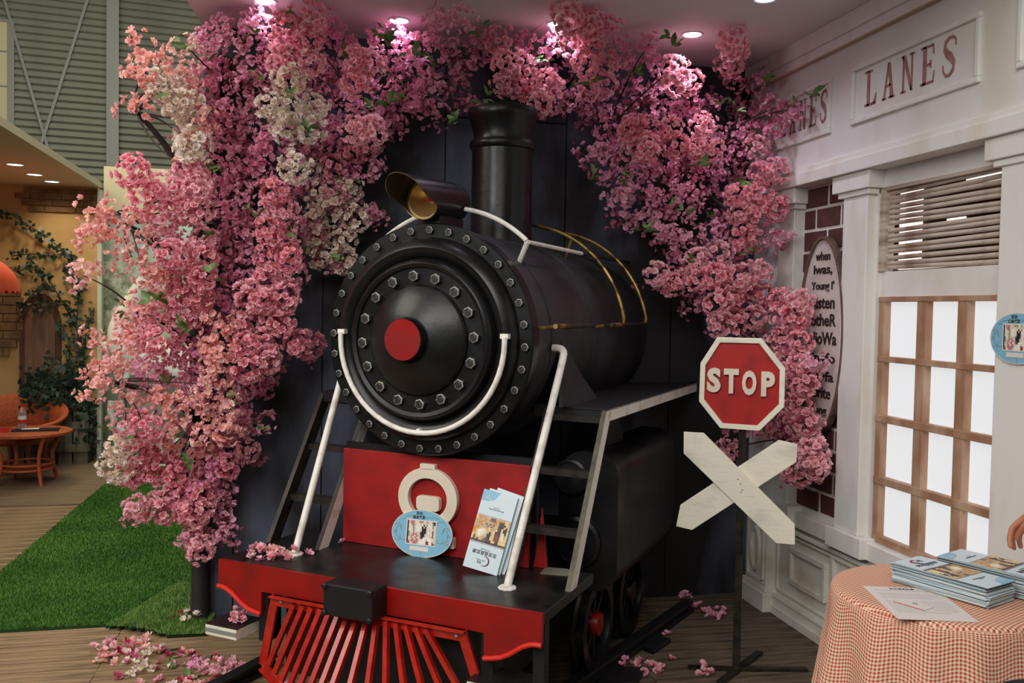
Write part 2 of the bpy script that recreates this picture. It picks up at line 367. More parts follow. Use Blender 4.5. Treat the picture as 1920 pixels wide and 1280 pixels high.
def skin_mesh(name, verts, edges, radii, mats, sub=2):
    me = bpy.data.meshes.new(name); me.from_pydata(verts, edges, []); o = bpy.data.objects.new(name, me); COL.objects.link(o)
    sk = o.modifiers.new('skin', 'SKIN')
    for i, r in enumerate(radii):
        r2 = r if isinstance(r, tuple) else (r, r)
        me.skin_vertices[0].data[i].radius = r2
    me.skin_vertices[0].data[0].use_root = True
    sb = o.modifiers.new('sub', 'SUBSURF'); sb.levels = sub; sb.render_levels = sub
    dg = bpy.context.evaluated_depsgraph_get(); m2 = bpy.data.meshes.new_from_object(o.evaluated_get(dg))
    bpy.data.objects.remove(o); m2.materials.clear()
    for m in mats: m2.materials.append(m)
    m2.shade_smooth(); return m2

# ================================================================ the setting
YW = 4.5                                   # face of the dark backdrop
b = MB(); b.box(-9, 5.5, -3, 16, -.06, -.022); floor = structure('floor', b, M['ground'])
def planks(x0, x1, y0, y1, w, gap, m, seams, z=0, th=.02, edge=None):
    y = y0; row = 0
    while y + w <= y1+.001:
        cuts = [x0]+[s+((row % 2)*.0) for s in seams if x0 < s < x1]+[x1]
        for a, c in zip(cuts[:-1], cuts[1:]):
            if edge: a2, c2 = edge(a, y+w/2), c
            else: a2, c2 = a, c
            if c2-a2 < .03: continue
            mb = MB(); mb.box(-(c2-a2)/2+.0015, (c2-a2)/2-.0015, -w/2+gap/2, w/2-gap/2, -th, 0)
            o = part('plank', mb, m if not callable(m) else m(a2, y), floor, loc=((a2+c2)/2, y+w/2, z+random.uniform(-.0015, .0015)), rot=(random.uniform(-.004, .004), 0, 0))
        y += w; row += 1
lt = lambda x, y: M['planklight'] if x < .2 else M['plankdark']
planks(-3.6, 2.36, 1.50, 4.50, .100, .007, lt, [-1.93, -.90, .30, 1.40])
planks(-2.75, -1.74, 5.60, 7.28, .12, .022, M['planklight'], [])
b = MB(); b.box(-6.0, -2.75, 4.5, 7.28, -.03, -.006); part('cement_strip', b, M['cement'], floor)
for i in range(8):
    mb = MB(); mb.box(-2.1, 2.1, -.125, .122, -.02, .004); part('deck_board', mb, M['deckbrown'], floor, loc=(-3.86, 7.43+.25*i, 0))
# booth ceiling
b = MB(); b.zprism([(-.578, 4.147), (-.75, 2.1), (2.5, 2.1), (2.5, 4.62), (-.543, 4.62)], 2.88, 2.95)
ceil = structure('ceiling', b, M['ceil'])
for p in ([(.48, 3.0), (.486, 3.0), (.486, 4.5), (.48, 4.5)], [(1.2, 3.0), (1.205, 3.0), (.92, 4.5), (.915, 4.5)]):
    b = MB(); b.zprism(p, 2.8795, 2.8805); part('panel_joint', b, M['jointbrown'], ceil)
# backdrop panels
b = MB(); b.box(-.55, 2.5, YW+.02, YW+.06, 0, 2.88); wb = structure('wall_back', b, M['blackmatt'])
xs = [-.55, -.40, .02, .62, 1.256, 1.86, 2.40]
for i in range(6):
    for z0, z1 in (((0, 2.52), (2.527, 2.88)) if i in (3, 2) else ((0, 2.88),)):
        b = MB(); b.box(xs[i]+.003, xs[i+1]-.003, YW, YW+.02, z0, z1); part('panel', b, M['backdrop'], wb)
# ---------------- right wall: a white painted shop front
wr = MB(); wr.box(2.42, 2.50, .8, 4.6, 0, 2.88)
wall = structure('wall_right', wr, M['wall'])
b = MB(); b.box(2.36, 2.42, 3.42, 4.5, 0, 2.2); part('brick_backing', b, M['mortar'], wall)
b = MB(); b.box(2.36, 2.42, .8, 3.42, 2.09, 2.2); b.box(2.36, 2.42, .8, 3.42, 1.635, 1.742); b.box(2.36, 2.42, .8, 3.42, 0, .58)
b.box(2.36, 2.42, .8, 2.62, .5, 2.1); b.box(2.345, 2.42, 3.40, 3.44, .5, 2.1); part('window_surround', b, M['wall'], wall)
# bricks
bi = 0
z = .600
while z < 2.08:
    off = .11 if bi % 2 else 0.0
    y = 3.60-off
    while y < 4.02:
        y0, y1 = max(y, 3.601), min(y+.205, 4.02)
        if y1-y0 > .025:
            mb = MB(); mb.box(2.354+random.uniform(-.0015, .0015), 2.362, y0+.006+random.uniform(0, .003), y1-.006, z+.006+random.uniform(0, .003), z+.097); part('brick', mb, M['brickred'], wall, bev=.003)
        y += .212
    z += .105; bi += 1
# entablature with the lettered panels
b = MB(); b.box(2.295, 2.42, .8, 4.5, 2.18, 2.88); fr = structure('trim_1', b, M['wall'])
b = MB(); b.box(2.262, 2.42, .8, 4.5, 2.178, 2.235); b.box(2.275, 2.3, .8, 4.5, 2.235, 2.262); part('lower_ledge', b, M['trimwhite'], fr, bev=.003)
b = MB(); b.box(2.268, 2.3, .8, 4.5, 2.755, 2.80); b.box(2.255, 2.3, .8, 4.5, 2.80, 2.88); part('upper_moulding', b, M['trimwhite'], fr, bev=.003)
b = MB(); b.box(2.270, 2.296, .8, 4.5, 2.750, 2.755); part('joint_line', b, M['jointbrown'], fr)  # thin brown line along the joint below the upper moulding
def frame_y(y0, y1, z0, z1, w=.022, x=2.281):
    mb = MB(); mb.box(x, 2.297, y0, y1, z1-w, z1); mb.box(x, 2.297, y0, y1, z0, z0+w)
    mb.box(x, 2.297, y0, y0+w, z0+w, z1-w); mb.box(x, 2.297, y1-w, y1, z0+w, z1-w); return mb
def serif_word(y_left, y_right, z0, z1, parent):
    # each letter in a 0..1 box, thick and thin strokes with slab serifs
    L = {
     'L': [[(.2,0),(.42,0),(.42,1),(.2,1)], [(0,0),(.95,0),(.95,.06),(0,.06)], [(0,.95),(.62,.95),(.62,1),(0,1)], [(.70,.03),(1,.32),(.93,0)]],
     'A': [[(.42,1),(.60,1),(.93,0),(.68,0)], [(.44,1),(.52,1),(.22,0),(.10,0)], [(.28,.33),(.74,.33),(.72,.40),(.30,.40)], [(0,0),(.34,0),(.34,.05),(0,.05)], [(.55,0),(1,0),(1,.05),(.55,.05)]],
     'N': [[(.14,0),(.24,0),(.24,1),(.14,1)], [(.10,1),(.34,1),(.90,0),(.76,0)], [(.78,0),(.88,0),(.88,1),(.78,1)], [(0,0),(.38,0),(.38,.05),(0,.05)], [(.64,.95),(1,.95),(1,1),(.64,1)], [(0,.95),(.25,.95),(.25,1),(0,1)]],
     'E': [[(.16,0),(.40,0),(.40,1),(.16,1)], [(0,0),(.92,0),(.92,.06),(0,.06)], [(0,.94),(.88,.94),(.88,1),(0,1)], [(.4,.47),(.72,.47),(.72,.53),(.4,.53)], [(.66,.40),(.74,.40),(.74,.60),(.66,.60)], [(.86,0),(.92,0),(1,.30),(.94,.30)], [(.82,1),(.88,1),(.94,.74),(.88,.74)]],
    }
    P = [(.92,.74,.05),(.88,.90,.07),(.70,.97,.08),(.45,.97,.08),(.22,.88,.13),(.18,.72,.19),(.34,.58,.22),(.62,.46,.23),(.80,.30,.19),(.76,.14,.13),(.55,.03,.08),(.30,.03,.08),(.12,.14,.06),(.08,.32,.05)]
    W0 = y_left-y_right; lw = W0/5/1.0
    for i, ch in enumerate('LANES'):
        mb = MB(); yl = y_left-i*(W0-lw*.72)/4; wdt = lw*.72; H = z1-z0
        if ch == 'S':
            lp = []; rp = []
            for k, (x, zz, t) in enumerate(P):
                a = P[max(k-1, 0)]; c = P[min(k+1, len(P)-1)]; dx, dz = c[0]-a[0], c[1]-a[1]; q = math.hypot(dx, dz) or 1
                lp.append((x-dz/q*t/2, zz+dx/q*t/2)); rp.append((x+dz/q*t/2, zz-dx/q*t/2))
            for k in range(len(P)-1):
                poly = [lp[k], lp[k+1], rp[k+1], rp[k]]
                mb.prism([(p[0]*wdt, p[1]*H) for p in poly], -.004, 0)
        else:
            for poly in L[ch]: mb.prism([(p[0]*wdt, p[1]*H) for p in poly], -.004, 0)
        part('letter_'+ch.lower(), mb, M['letter'], parent, loc=(2.2955, yl, z0), rot=(0, 0, -PI/2))
for (ya, yb2, yl, yr) in ((2.76, 3.54, 3.45, 2.885), (3.704, 4.21, 4.17, 3.74), (1.90, 2.586, 2.52, 2.0)):
    part('panel_moulding', frame_y(ya, yb2, 2.39, 2.643), M['trimwhite'], fr, bev=.004)
    serif_word(yl, yr, 2.452, 2.60, fr)
# pilasters
def pilaster(n, y0, y1, cap, low, x=2.302):
    mb = MB(); mb.box(x, 2.40, y0, y1, low, 2.10); o = structure('trim_%d' % n, mb, M['trimwhite'], bev=.004)
    mb = MB(); mb.box(x-.022, 2.40, y0-.035, y1+.06, 2.10, 2.178); mb.box(x-.010, 2.40, y0-.02, y1+.03, 2.075, 2.10); part('capital', mb, M['trimwhite'], o, bev=.004)
    mb = MB(); mb.box(x-.018, 2.40, y0-.05, y1+.04, low-.09, low); part('base_block', mb, M['trimwhite'], o, bev=.004)
    return o
pilaster(2, 3.42, 3.60, 1, .59); pilaster(3, 4.02, 4.17, 1, .60); pilaster(4, 2.30, 2.655, 1, .59)
# side of the corner pier beyond the pilaster
b = MB(); b.box(2.34, 2.42, 4.17, 4.5, 0, 2.18); structure('trim_5', b, M['trimwhite'])
# wainscot
b = MB(); b.box(2.345, 2.42, .8, 4.2, 0, .50); wn = structure('trim_6', b, M['aged'])
b = MB(); b.box(2.315, 2.36, .8, 4.2, .50, .575); b.box(2.325, 2.36, .8, 4.2, .455, .475); part('sill_ledge', b, M['trimwhite'], wn, bev=.003)
b = MB(); b.box(2.312, 2.36, .8, 4.2, 0, .045); b.box(2.325, 2.36, .8, 4.2, .045, .085); b.box(2.318, 2.36, .8, 4.2, .085, .102); part('plinth', b, M['aged'], wn, bev=.003)
def molding(y0, y1, z0, z1, w=.022, x=2.326, name='panel_moulding'):
    mb = MB(); mb.box(x, 2.347, y0, y1, z1-w, z1); mb.box(x, 2.347, y0, y1, z0, z0+w)
    mb.box(x, 2.347, y0, y0+w, z0+w, z1-w); mb.box(x, 2.347, y1-w, y1, z0+w, z1-w); part(name, mb, M['aged'], wn, bev=.003)
molding(3.66, 4.16, .125, .44, .012, 2.334); molding(3.70, 4.03, .20, .385, .026)
def oval_y(cy, cz, ry, rz, w, parent, x0=2.326):
    mb = MB(); mb.ring(ellipse(0, 0, ry, rz), ellipse(0, 0, ry-w, rz-w), 0, .02); part('oval_moulding', mb, M['aged'], parent, loc=(x0, cy, cz), rot=(0, 0, -PI/2), bev=.003)
molding(3.46, 3.65, .115, .445, .016); oval_y(3.56, .27, .058, .115, .02, wn)
molding(2.70, 3.36, .125, .44, .016); molding(2.78, 3.28, .20, .385, .026)
# projecting pedestal at the corner
b = MB(); b.box(2.30, 2.42, 4.20, 4.42, .10, .50); ped = structure('trim_7', b, M['aged'], bev=.003)
b = MB(); b.box(2.27, 2.42, 4.17, 4.45, 0, .10); b.box(2.285, 2.42, 4.18, 4.44, .10, .12); b.box(2.28, 2.42, 4.17, 4.45, .50, .56); part('pedestal_base', b, M['aged'], ped, bev=.004)
mb = MB(); mb.box(2.29, 2.302, 4.22, 4.40, .14, .155); mb.box(2.29, 2.302, 4.22, 4.40, .46, .475); mb.box(2.29, 2.302, 4.22, 4.235, .15, .46); mb.box(2.29, 2.302, 4.385, 4.40, .15, .46)
part('panel_moulding', mb, M['aged'], ped); oval_y(4.31, .305, .055, .12, .022, ped, 2.284)
# window
win = MB(); win.box(2.40, 2.418, 2.62, 3.41, .58, 1.64); w1 = structure('window_1', win, M['wall'])
ys = [3.39, 3.121, 2.889, 2.62]; zs = [.588, .848, 1.113, 1.369, 1.632]
for i in range(3):
    for j in range(4):
        mb = MB(); mb.box(2.392, 2.399, ys[i+1]+.01, ys[i]-.01, zs[j]+.01, zs[j+1]-.01); part('pane', mb, M['pane'], w1)
for y, w in ((3.378, .036), (3.121, .054), (2.889, .052), (2.63, .03)):
    mb = MB(); mb.box(2.358, 2.392, y-w/2, y+w/2, .585, 1.634); part('mullion', mb, M['bars'], w1, bev=.002)
for z, h in ((.594, .03), (.848, .032), (1.113, .030), (1.369, .024), (1.624, .022)):
    mb = MB(); mb.box(2.354, 2.388, 2.62, 3.394, z-h/2, z+h/2); part('glazing_bar', mb, M['bars'], w1, bev=.002)
# louvered transom
lv = MB(); lv.box(2.412, 2.418, 2.62, 3.41, 1.74, 2.10); w2 = structure('window_2', lv, M['archrim'])
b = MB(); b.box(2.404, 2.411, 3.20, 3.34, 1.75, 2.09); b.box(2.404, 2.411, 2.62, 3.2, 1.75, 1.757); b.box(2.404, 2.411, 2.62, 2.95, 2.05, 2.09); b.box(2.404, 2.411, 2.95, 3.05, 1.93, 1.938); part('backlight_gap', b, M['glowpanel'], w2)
b = MB(); b.box(2.35, 2.40, 3.365, 3.405, 1.742, 2.10); b.box(2.35, 2.40, 2.62, 3.37, 2.085, 2.10); part('window_frame', b, M['slat'], w2, bev=.002)
for i in range(15):
    z = 1.757+i*.0232; mb = MB(); mb.tube([(-.375, 0, 0), (-.12, 0, random.uniform(-.002, .002)), (.12, 0, random.uniform(-.002, .002)), (.375, 0, 0)], .0098, 8)
    part('slat', mb, M['slat'], w2, loc=(2.376, 2.99, z+random.uniform(-.003, .003)), rot=(R(random.uniform(-.7, .7)), R(0), PI/2+0), bev=.001)
for o in w2.children:
    if o.name.startswith('slat'): o.rotation_euler = (R(-58+random.uniform(-12, 12)), R(random.uniform(-.8, .8)), PI/2)

# ---------------- far background, seen past the left edge
rotw = R(8)
cw = MB(); cw.box(-3.2, 4.4, .03, .08, 0, 7.2); cwall = structure('wall_far', cw, M['siding'], loc=(-3.0, 12.75, 0), rot=(0, 0, rotw))
sb = MB(); sb.add([(-3.2, .03, .088), (4.2, .03, .088), (4.2, -.016, .012), (-3.2, -.016, .012), (-3.2, .0, .0), (4.2, .0, .0), (4.2, .03, 0), (-3.2, .03, 0)], [(0, 3, 2, 1), (3, 4, 5, 2), (4, 7, 6, 5)])
sme = sb.mesh('siding_board', [M['siding']], fixn=False)
for i in range(40): place('siding_board', sme, cwall, loc=(0, 0, 2.7+.0925*i))
b = MB(); b.box(-.06, .06, -.10, -.02, 2.0, 7.2); b.box(-.075, .075, -.11, -.10, 2.0, 7.2); st = part('steel_column', b, M['steel'], cwall, loc=(.30, 0, 0))
for p in (((-1.08, -.03, 5.8), (-.42, -.03, 3.35)), ((.10, -.04, 5.9), (-.62, -.04, 3.35))):
    b = MB(); b.bar(p[0], p[1], .035, .02, (0, 1, 0)); part('brace_bar', b, M['steel'], cwall)
b = MB()
b.box(-1.9, -.86, -.03, -.01, 3.7, 5.15); hp = part('ventilation_hatch', b, M['steel'], cwall)
for z0, z1 in ((3.80, 4.28), (4.30, 4.72), (4.74, 5.1)):
    b = MB(); b.box(-1.9, -.94, -.045, -.03, z0, z1); part('hatch_panel', b, M['creamwall'], hp)
b = MB(); b.lathe([(.20, -.10), (.20, -.045), (.14, -.045), (.14, -.11), (.20, -.10)], 28, (-1.28, 0, 4.92), 'y'); b.lathe([(.0, -.07), (.13, -.05)], 20, (-1.28, 0, 4.92), 'y', 1); part('fan_ring', b, [M['steel'], M['blackmatt']], hp, smooth=40)
# neighbouring stand: ochre wall with arch and facing brick, cream soffit
b = MB(); b.box(-5.5, -2.12, 9.37, 9.50, 0, 2.672); wl = structure('wall_left', b, M['ochre'])
def archpoly(cx, hw, z0, zs, rz): return [(cx-hw, z0), (cx+hw, z0)]+[(cx+hw*math.cos(PI*i/16), zs+rz*math.sin(PI*i/16)) for i in range(17)]
b = MB(); b.prism(archpoly(-2.63, .185, .3, 1.30, .33), 9.35, 9.38); part('arch_surround', b, M['archrim'], wl)
b = MB(); b.prism(archpoly(-2.63, .135, .3, 1.28, .26), 9.335, 9.36); part('arched_door_panel', b, M['door'], wl)
def fbrick(x0, x1, z0, z1): mb = MB(); mb.box(x0+.004, x1-.004, 9.345+random.uniform(0, .006), 9.375, z0+.004, z1-.004); part('brick', mb, M['paintbrick'], wl, bev=.003)
for r_, (z0, x0) in enumerate(((2.595, -2.78), (2.535, -2.86), (2.475, -2.80), (2.415, -2.73))):
    x = x0
    while x < -2.14: fbrick(x, min(x+.28 if (x > x0 or r_ % 2 == 0) else x+.14, -2.125), z0, z0+.058); x += .28 if (x > x0 or r_ % 2 == 0) else .14
for r_ in range(9):
    z0 = 1.02+.082*r_; x = -3.2+(.12 if r_ % 2 else 0); xe = (-2.90, -2.83, -2.80, -2.78, -2.78, -2.81, -2.78, -2.80, -2.85)[r_]
    while x < xe: fbrick(x, min(x+.24, xe), z0, z0+.08); x += .24
for r_ in range(5):
    z0 = .02+.082*r_; x = -2.345+(-.11 if r_ % 2 else 0)
    while x < -2.14: fbrick(max(x, -2.345), min(x+.2, -2.125), z0, z0+.08); x += .2
b = MB(); b.zprism([(-5.5, 4.8), (-1.96, 4.8), (-2.0, 6.3), (-2.09, 9.37), (-5.5, 9.37)], 2.672, 2.73); structure('ceiling.001', b, M['soffit'])
b = MB(); b.box(-2.115, -2.075, 9.33, 9.40, 0, 2.64); structure('trim_8', b, M['palepost'])
b = MB(); b.box(-2.12, -1.46, 9.62, 9.66, 2.45, 2.92); structure('wall_left_upper', b, M['creamwall'])
b = MB(); b.box(-2.2, .2, 9.70, 9.74, .0, 2.56); tag(part('tree_mural', b, M['mural'], None), 'pale mural print of blossoming trees standing behind the white horse statue', 'mural')
b = MB(); b.box(-2.2, .2, 9.655, 9.70, 2.555, 2.59); structure('trim_9', b, M['palepost'])

# ================================================================ the locomotive (local x = its left-to-right, y = front-to-rear)
T = R(36.6)
loco = empty('locomotive', (.1764, 3.147, 0), -T, 'black prop steam locomotive with red pilot beam, red hub and white handrails', 'locomotive')
ZC = 1.428; RB = .44
def ye(x): return 1.672+.742*x            # where the backdrop cuts the engine
# boiler with its rear cut along the backdrop
b = MB(); n = 64; vs = []
for k in range(n):
    t = 2*PI*k/n; x, z = RB*math.cos(t), RB*math.sin(t)
    vs += [(x, .43, ZC+z), (x, ye(x), ZC+z)]
b.add(vs, [(2*k, 2*((k+1) % n), 2*((k+1) % n)+1, 2*k+1) for k in range(n)])
b.add([vs[2*k+1] for k in range(n)], [tuple(range(n))])
part('boiler', b, M['boiler'], loco, smooth=35)
for y0 in (.62, 1.12):
    b = MB(); vs = []
    b.lathe([(RB+.001, y0), (RB+.004, y0), (RB+.004, y0+.02), (RB+.001, y0+.02)], 64, (0, 0, ZC), 'y'); part('boiler_band', b, M['boiler'], loco, smooth=35)
# smokebox front
b = MB()
b.lathe([(.40, .47), (.455, .455), (.457, .40), (.452, .395), (.402, .395), (.396, .375), (.380, .352), (.358, .342), (.338, .348), (.322, .366), (.318, .372), (.314, .345), (.306, .330), (.296, .325),
         (.282, .330), (.278, .338), (.216, .338), (.213, .325), (.205, .318), (.088, .262), (.086, .262)], 96, (0, 0, ZC), 'y')
b.add([(0, .262, ZC)]+[(.088*math.cos(2*PI*k/32), .262, ZC+.088*math.sin(2*PI*k/32)) for k in range(32)], [(0, k+1, (k+1) % 32+1) for k in range(32)])
front = part('smokebox_front', b, M['black'], loco, smooth=38)
b = MB(); b.lathe([(.080, .27), (.080, .222), (.078, .218)], 40, (0, 0, ZC+.004), 'y')
b.lathe([(.078, .2175), (0.0001, .2175)], 40, (0, 0, ZC+.004), 'y', 1); part('hub', b, [M['black'], M['red']], front, smooth=38, label='red faced round hub')
def hexbolt(rad, h):
    mb = MB(); hx = lambda r_, y: [(r_*math.cos(PI/3*k+PI/6), y, r_*math.sin(PI/3*k+PI/6)) for k in range(6)]
    mb.add(hx(rad, 0)+hx(rad, -h*.8)+hx(rad*.82, -h)+hx(rad*.78, -h*.98),
           [(k, (k+1) % 6, (k+1) % 6+6, k+6) for k in range(6)]+[(12+k, 12+(k+1) % 6, 18+(k+1) % 6, 18+k) for k in range(6)]+[(18, 19, 20, 21, 22, 23)], 0)
    mb.add(hx(rad, -h*.8)+hx(rad*.82, -h), [(k, (k+1) % 6, (k+1) % 6+6, k+6) for k in range(6)], 1)
    return mb.mesh('bolt', [M['bolt'], M['chalk']], fixn=False)
me1, me2 = hexbolt(.0155, .015), hexbolt(.0215, .022)
for k in range(32):
    a = R(2+11.25*k); place('bolt', me1, front, (.428*math.sin(a), .395, ZC+.428*math.cos(a)), (0, random.uniform(0, 1), 0))
for k in range(16):
    a = R(-4+22.5*k); place('bolt', me2, front, (.247*math.sin(a), .338, ZC+.247*math.cos(a)), (0, random.uniform(-.3, .3), 0))
# white U shaped rail
b = MB(); path = [(.01-.36, .325, 1.45)]+[(.01+.362*math.cos(R(180+180*i/28)), .325, 1.432+.362*math.sin(R(180+180*i/28))) for i in range(29)]+[(.01+.362, .325, 1.45)]
b.tube(path, .0105, 10)
for x, z in ((-.345, 1.45), (.365, 1.45), (.01, 1.078)): b.tube([(x, .325, z), (x, .40, z)], .0095, 8)
for x in (-.35, .37): b.box(x-.016, x+.016, .322, .345, 1.444, 1.462)
part('curved_front_rail', b, M['white'], loco, smooth=40, label='white curved rail across the boiler front')
# deck, pilot beam
b = MB(); b.box(-.675, .675, .012, .50, .53, .57); b.box(-.42, .42, .012, 1.45, .50, .535); part('deck', b, M['deck'], loco, bev=.003)
L0 = [(-.675, .470), (-.655, .470), (-.635, .466), (-.61, .455), (-.585, .438), (-.56, .420), (-.53, .405), (-.50, .397), (-.467, .392)]
poly = [(-.675, .5695), (-.675, .470)]+L0[1:]+[(-.467, .474), (.465, .474)]+[(-x-.0, z) for x, z in L0[::-1]]+[(.675, .5695)]
b = MB(); b.prism(poly, -.004, .012, 0); part('pilot_beam', b, M['red'], loco, label='red pilot beam with curved skirts')
for s in (-1, 1):
    b = MB(); b.tube([(s*-x, -.008, z-.002) for x, z in L0], .0085, 8); part('beam_edge_tube', b, M['redtube'], loco, smooth=40)
b = MB(); b.box(-.115, .088, -.10, -.004, .472, .586); cb = part('coupler_block', b, M['blackmatt'], loco, bev=.006)
b = MB()
for x, z in ((-.108, .576), (-.108, .482), (.078, .576), (.078, .482)): b.lathe([(.011, -.10), (.011, -.106), (.006, -.109), (0, -.109)], 10, (x, 0, z), 'y')
part('block_rivets', b, M['blackmatt'], cb)
# frame and brackets
b = MB(); b.box(-.40, .40, .06, 1.40, .16, .50); part('underframe', b, M['blackmatt'], loco)
for s in (-1, 1):
    b = MB(); b.box(s*.47-.022, s*.47+.022, .014, .09, .28, .47); part('step_bracket', b, M['blackmatt'], loco)
    if s > 0: b = MB(); b.box(.635, .675, .02, .06, .06, .53); part('side_leg_post', b, M['blackmatt'], loco)
for x0, x1, y0, y1 in ((-.70, -.549, -.045, .095), (.435, .63, -.062, .08)):
    b = MB(); b.box(x0, x1, y0, y1, .288, .328, 1); b.box(x0-.001, x1+.001, y0-.001, y1+.001, .328, .331, 0); b.box(x0, x1, y0-.002, y0, .300, .315, 2)
    part('side_step', b, [M['deck'], M['whitepatch'], M['steel']], loco, label='black topped step with white painted sides')
# cowcatcher
b = MB(); b.box(-.41, .405, -.016, -.008, .436, .474); b.box(-.41, .405, -.034, -.008, .468, .474); cow = part('cowcatcher', b, M['redbar'], loco, label='red barred cowcatcher')
AP = (0, -.28, .17); CL, CR = (-.475, .02, .185), (.475, .02, .185)
for c, tx in ((CL, -.393), (CR, .388)):
    b = MB(); b.bar((tx, -.012, .470), c, .034, .012, (0, 1, 0)); part('side_bar', b, M['redbar'], cow)
    b = MB(); b.bar(c, AP, .014, .030); b.bar((c[0], c[1], c[2]-.014), (AP[0], AP[1], AP[2]-.014), .036, .006); part('bottom_bar', b, M['redbar'], cow)
for i in range(15):
    t = -1+2*i/14; tx = -.020+.277*t; bx = .435*t; k = abs(bx)/.475
    p1 = (bx, AP[1]+(CL[1]-AP[1])*k, AP[2]+(CL[2]-AP[2])*k+.004)
    b = MB(); b.bar((tx, -.024, .458), p1, .018, .018, (0, 1, 0)); part('slat', b, M['redbar'], cow)
for x, z in ((-.362, .457), (.371, .453)):
    b = MB(); b.lathe([(.007, -.016), (.007, -.021), (.004, -.024), (0, -.024)], 12, (x, 0, z), 'y'); part('bolt', b, M['steel'], cow)
# ladders
def ladder(xi, xo, yb, white_o, white_i):
    root = None
    for x, wh in ((xo, white_o), (xi, white_i)):
        b = MB(); w = .020
        b.add([(x-w/2, yb-.03, .57), (x+w/2, yb-.03, .57), (x+w/2, yb+.035, .57), (x-w/2, yb+.035, .57), (x-w/2, yb+.335, 1.168), (x+w/2, yb+.335, 1.168), (x+w/2, yb+.40, 1.168), (x-w/2, yb+.40, 1.168)],
              [(3, 2, 1, 0), (4, 5, 6, 7), (0, 1, 5, 4), (2, 3, 7, 6), (0, 4, 7, 3)], 0)
        b.add([(x+w/2, yb-.03, .57), (x+w/2, yb+.035, .57), (x+w/2, yb+.40, 1.168), (x+w/2, yb+.335, 1.168)], [(0, 1, 2, 3)], 1 if wh else 0)
        o = place('ladder' if root is None else 'rail', b.mesh('ladder', [M['bronze'] if wh and xo > 0 else M['rust'], M['white']], fixn=False), loco if root is None else root)
        if root is None: root = o
    for z in (.735, .935, 1.13):
        yy = yb+.02+(z-.57)*.61; b = MB(); b.box(min(xi, xo)+.01, max(xi, xo)-.01, yy-.02, yy+.03, z-.012, z+.014); part('rung', b, M['rust'], root)
    return root
ladder(.43, .666, .28, True, False); ladder(-.425, -.672, .31, False, True)
# running boards
b = MB(); xi, xo = .36, .676
b.zprism([(xi, .64), (xo, .64), (xo, ye(xo)+.01), (xi, ye(xi)+.01)], 1.166, 1.174, 0); b.add([(xo, .64, 1.126), (xo, ye(xo), 1.126), (xo, ye(xo), 1.172), (xo, .64, 1.172)], [(0, 1, 2, 3)], 1)
b.zprism([(xi, .645), (xo-.002, .645), (xo-.002, ye(xo)), (xi, ye(xi))], 1.127, 1.166, 0); o = place('running_board', b.mesh('running_board', [M['blackmatt'], M['white']], fixn=False), loco)
b = MB(); b.zprism([(-xo, .64), (-xi, .64), (-xi, ye(-xi)), (-xo, ye(-xo))], 1.126, 1.172); part('running_board', b, M['blackmatt'], loco)
# stay plate between board and boiler
b = MB(); pts = [(.60, 1.174), (1.02, 1.174), (.86, 1.30), (.775, 1.40), (.735, 1.43), (.70, 1.40), (.655, 1.30)]
b.add([(.50-.16*max(0, (z-1.174)/.256)*.35, y, z) for y, z in pts]+[(.485-.16*max(0, (z-1.174)/.256)*.35, y, z) for y, z in pts], [tuple(range(7)), tuple(range(13, 6, -1))]+[(i, i+7, (i+1) % 7+7, (i+1) % 7) for i in range(7)])
part('stay_plate', b, M['boiler'], loco)
b = MB(); b.add([(.56, .85, 1.12), (.56, 1.02, .93), (.56, 1.25, .93), (.56, 1.12, 1.12), (.55, .85, 1.12), (.55, 1.02, .93), (.55, 1.25, .93), (.55, 1.12, 1.12)], [(0, 1, 2, 3), (7, 6, 5, 4), (0, 4, 5, 1), (1, 5, 6, 2), (2, 6, 7, 3)]); part('stay_plate', b, M['blackmatt'], loco)
# side handrails
for s in (-1, 1):
    b = MB(); x = s*.462
    top = Vector((s*.500, .600, 1.375)); foot = Vector((x, .188, .574))
    d = (top-foot).normalized(); p = [foot, foot+(top-foot)*.5, top-d*.02]
    for i in range(1, 7):
        t = i/6*PI/2; p.append(top+Vector((-s*.030*(1-math.cos(t)), d.y*.03*math.sin(t), .030*math.sin(t)*d.z-.02*d.z+.02)))
    p.append(p[-1]+Vector((-s*.022, 0, 0))); b.tube(p, .0145, 12)
    hr = part('handrail', b, M['white'], loco, smooth=40, label='white tubular handrail')
    b = MB(); b.lathe([(.0, .004), (.030, .004), (.034, .0), (.034, -.004)], 9, (x, .188, .573)); part('foot_plate', b, M['white'], hr)
# red board and railway emblem
b = MB(); b.box(-.412, .434, .44, .456, .571, .962); pb = part('red_backboard', b, M['redcloth'], loco, bev=.002, label='plain red board under the boiler')
b = MB(); b.ring(ellipse(.003, .797, .134, .122, 56), ellipse(.003, .797, .088, .080, 56), .416, .440)
b.prism([(-.032, .91), (.036, .91), (.036, .934), (-.032, .934)], .416, .440)
b.prism(rrect(-.046, .058, .748, .806, .016), .414, .440); b.prism([(-.013, .66), (.024, .66), (.024, .75), (-.013, .75)], .416, .440)
b.prism([(-.10, .61), (.125, .61), (.125, .65), (.024, .675), (-.013, .675), (-.10, .65)], .416, .440)
part('railway_emblem', b, M['cream'], pb, bev=.002, label='cream railway emblem of a ring around a rail section')
b = MB(); b.prism([(.444, .571), (.50, .571), (.474, .80)], .47, .478); part('red_gusset', b, M['redcloth'], loco)
b = MB(); b.box(-.44, .44, .50, .52, .57, .98); b.box(-.14, .1, .46, .5, .962, .985); part('smokebox_saddle', b, M['blackmatt'], loco)
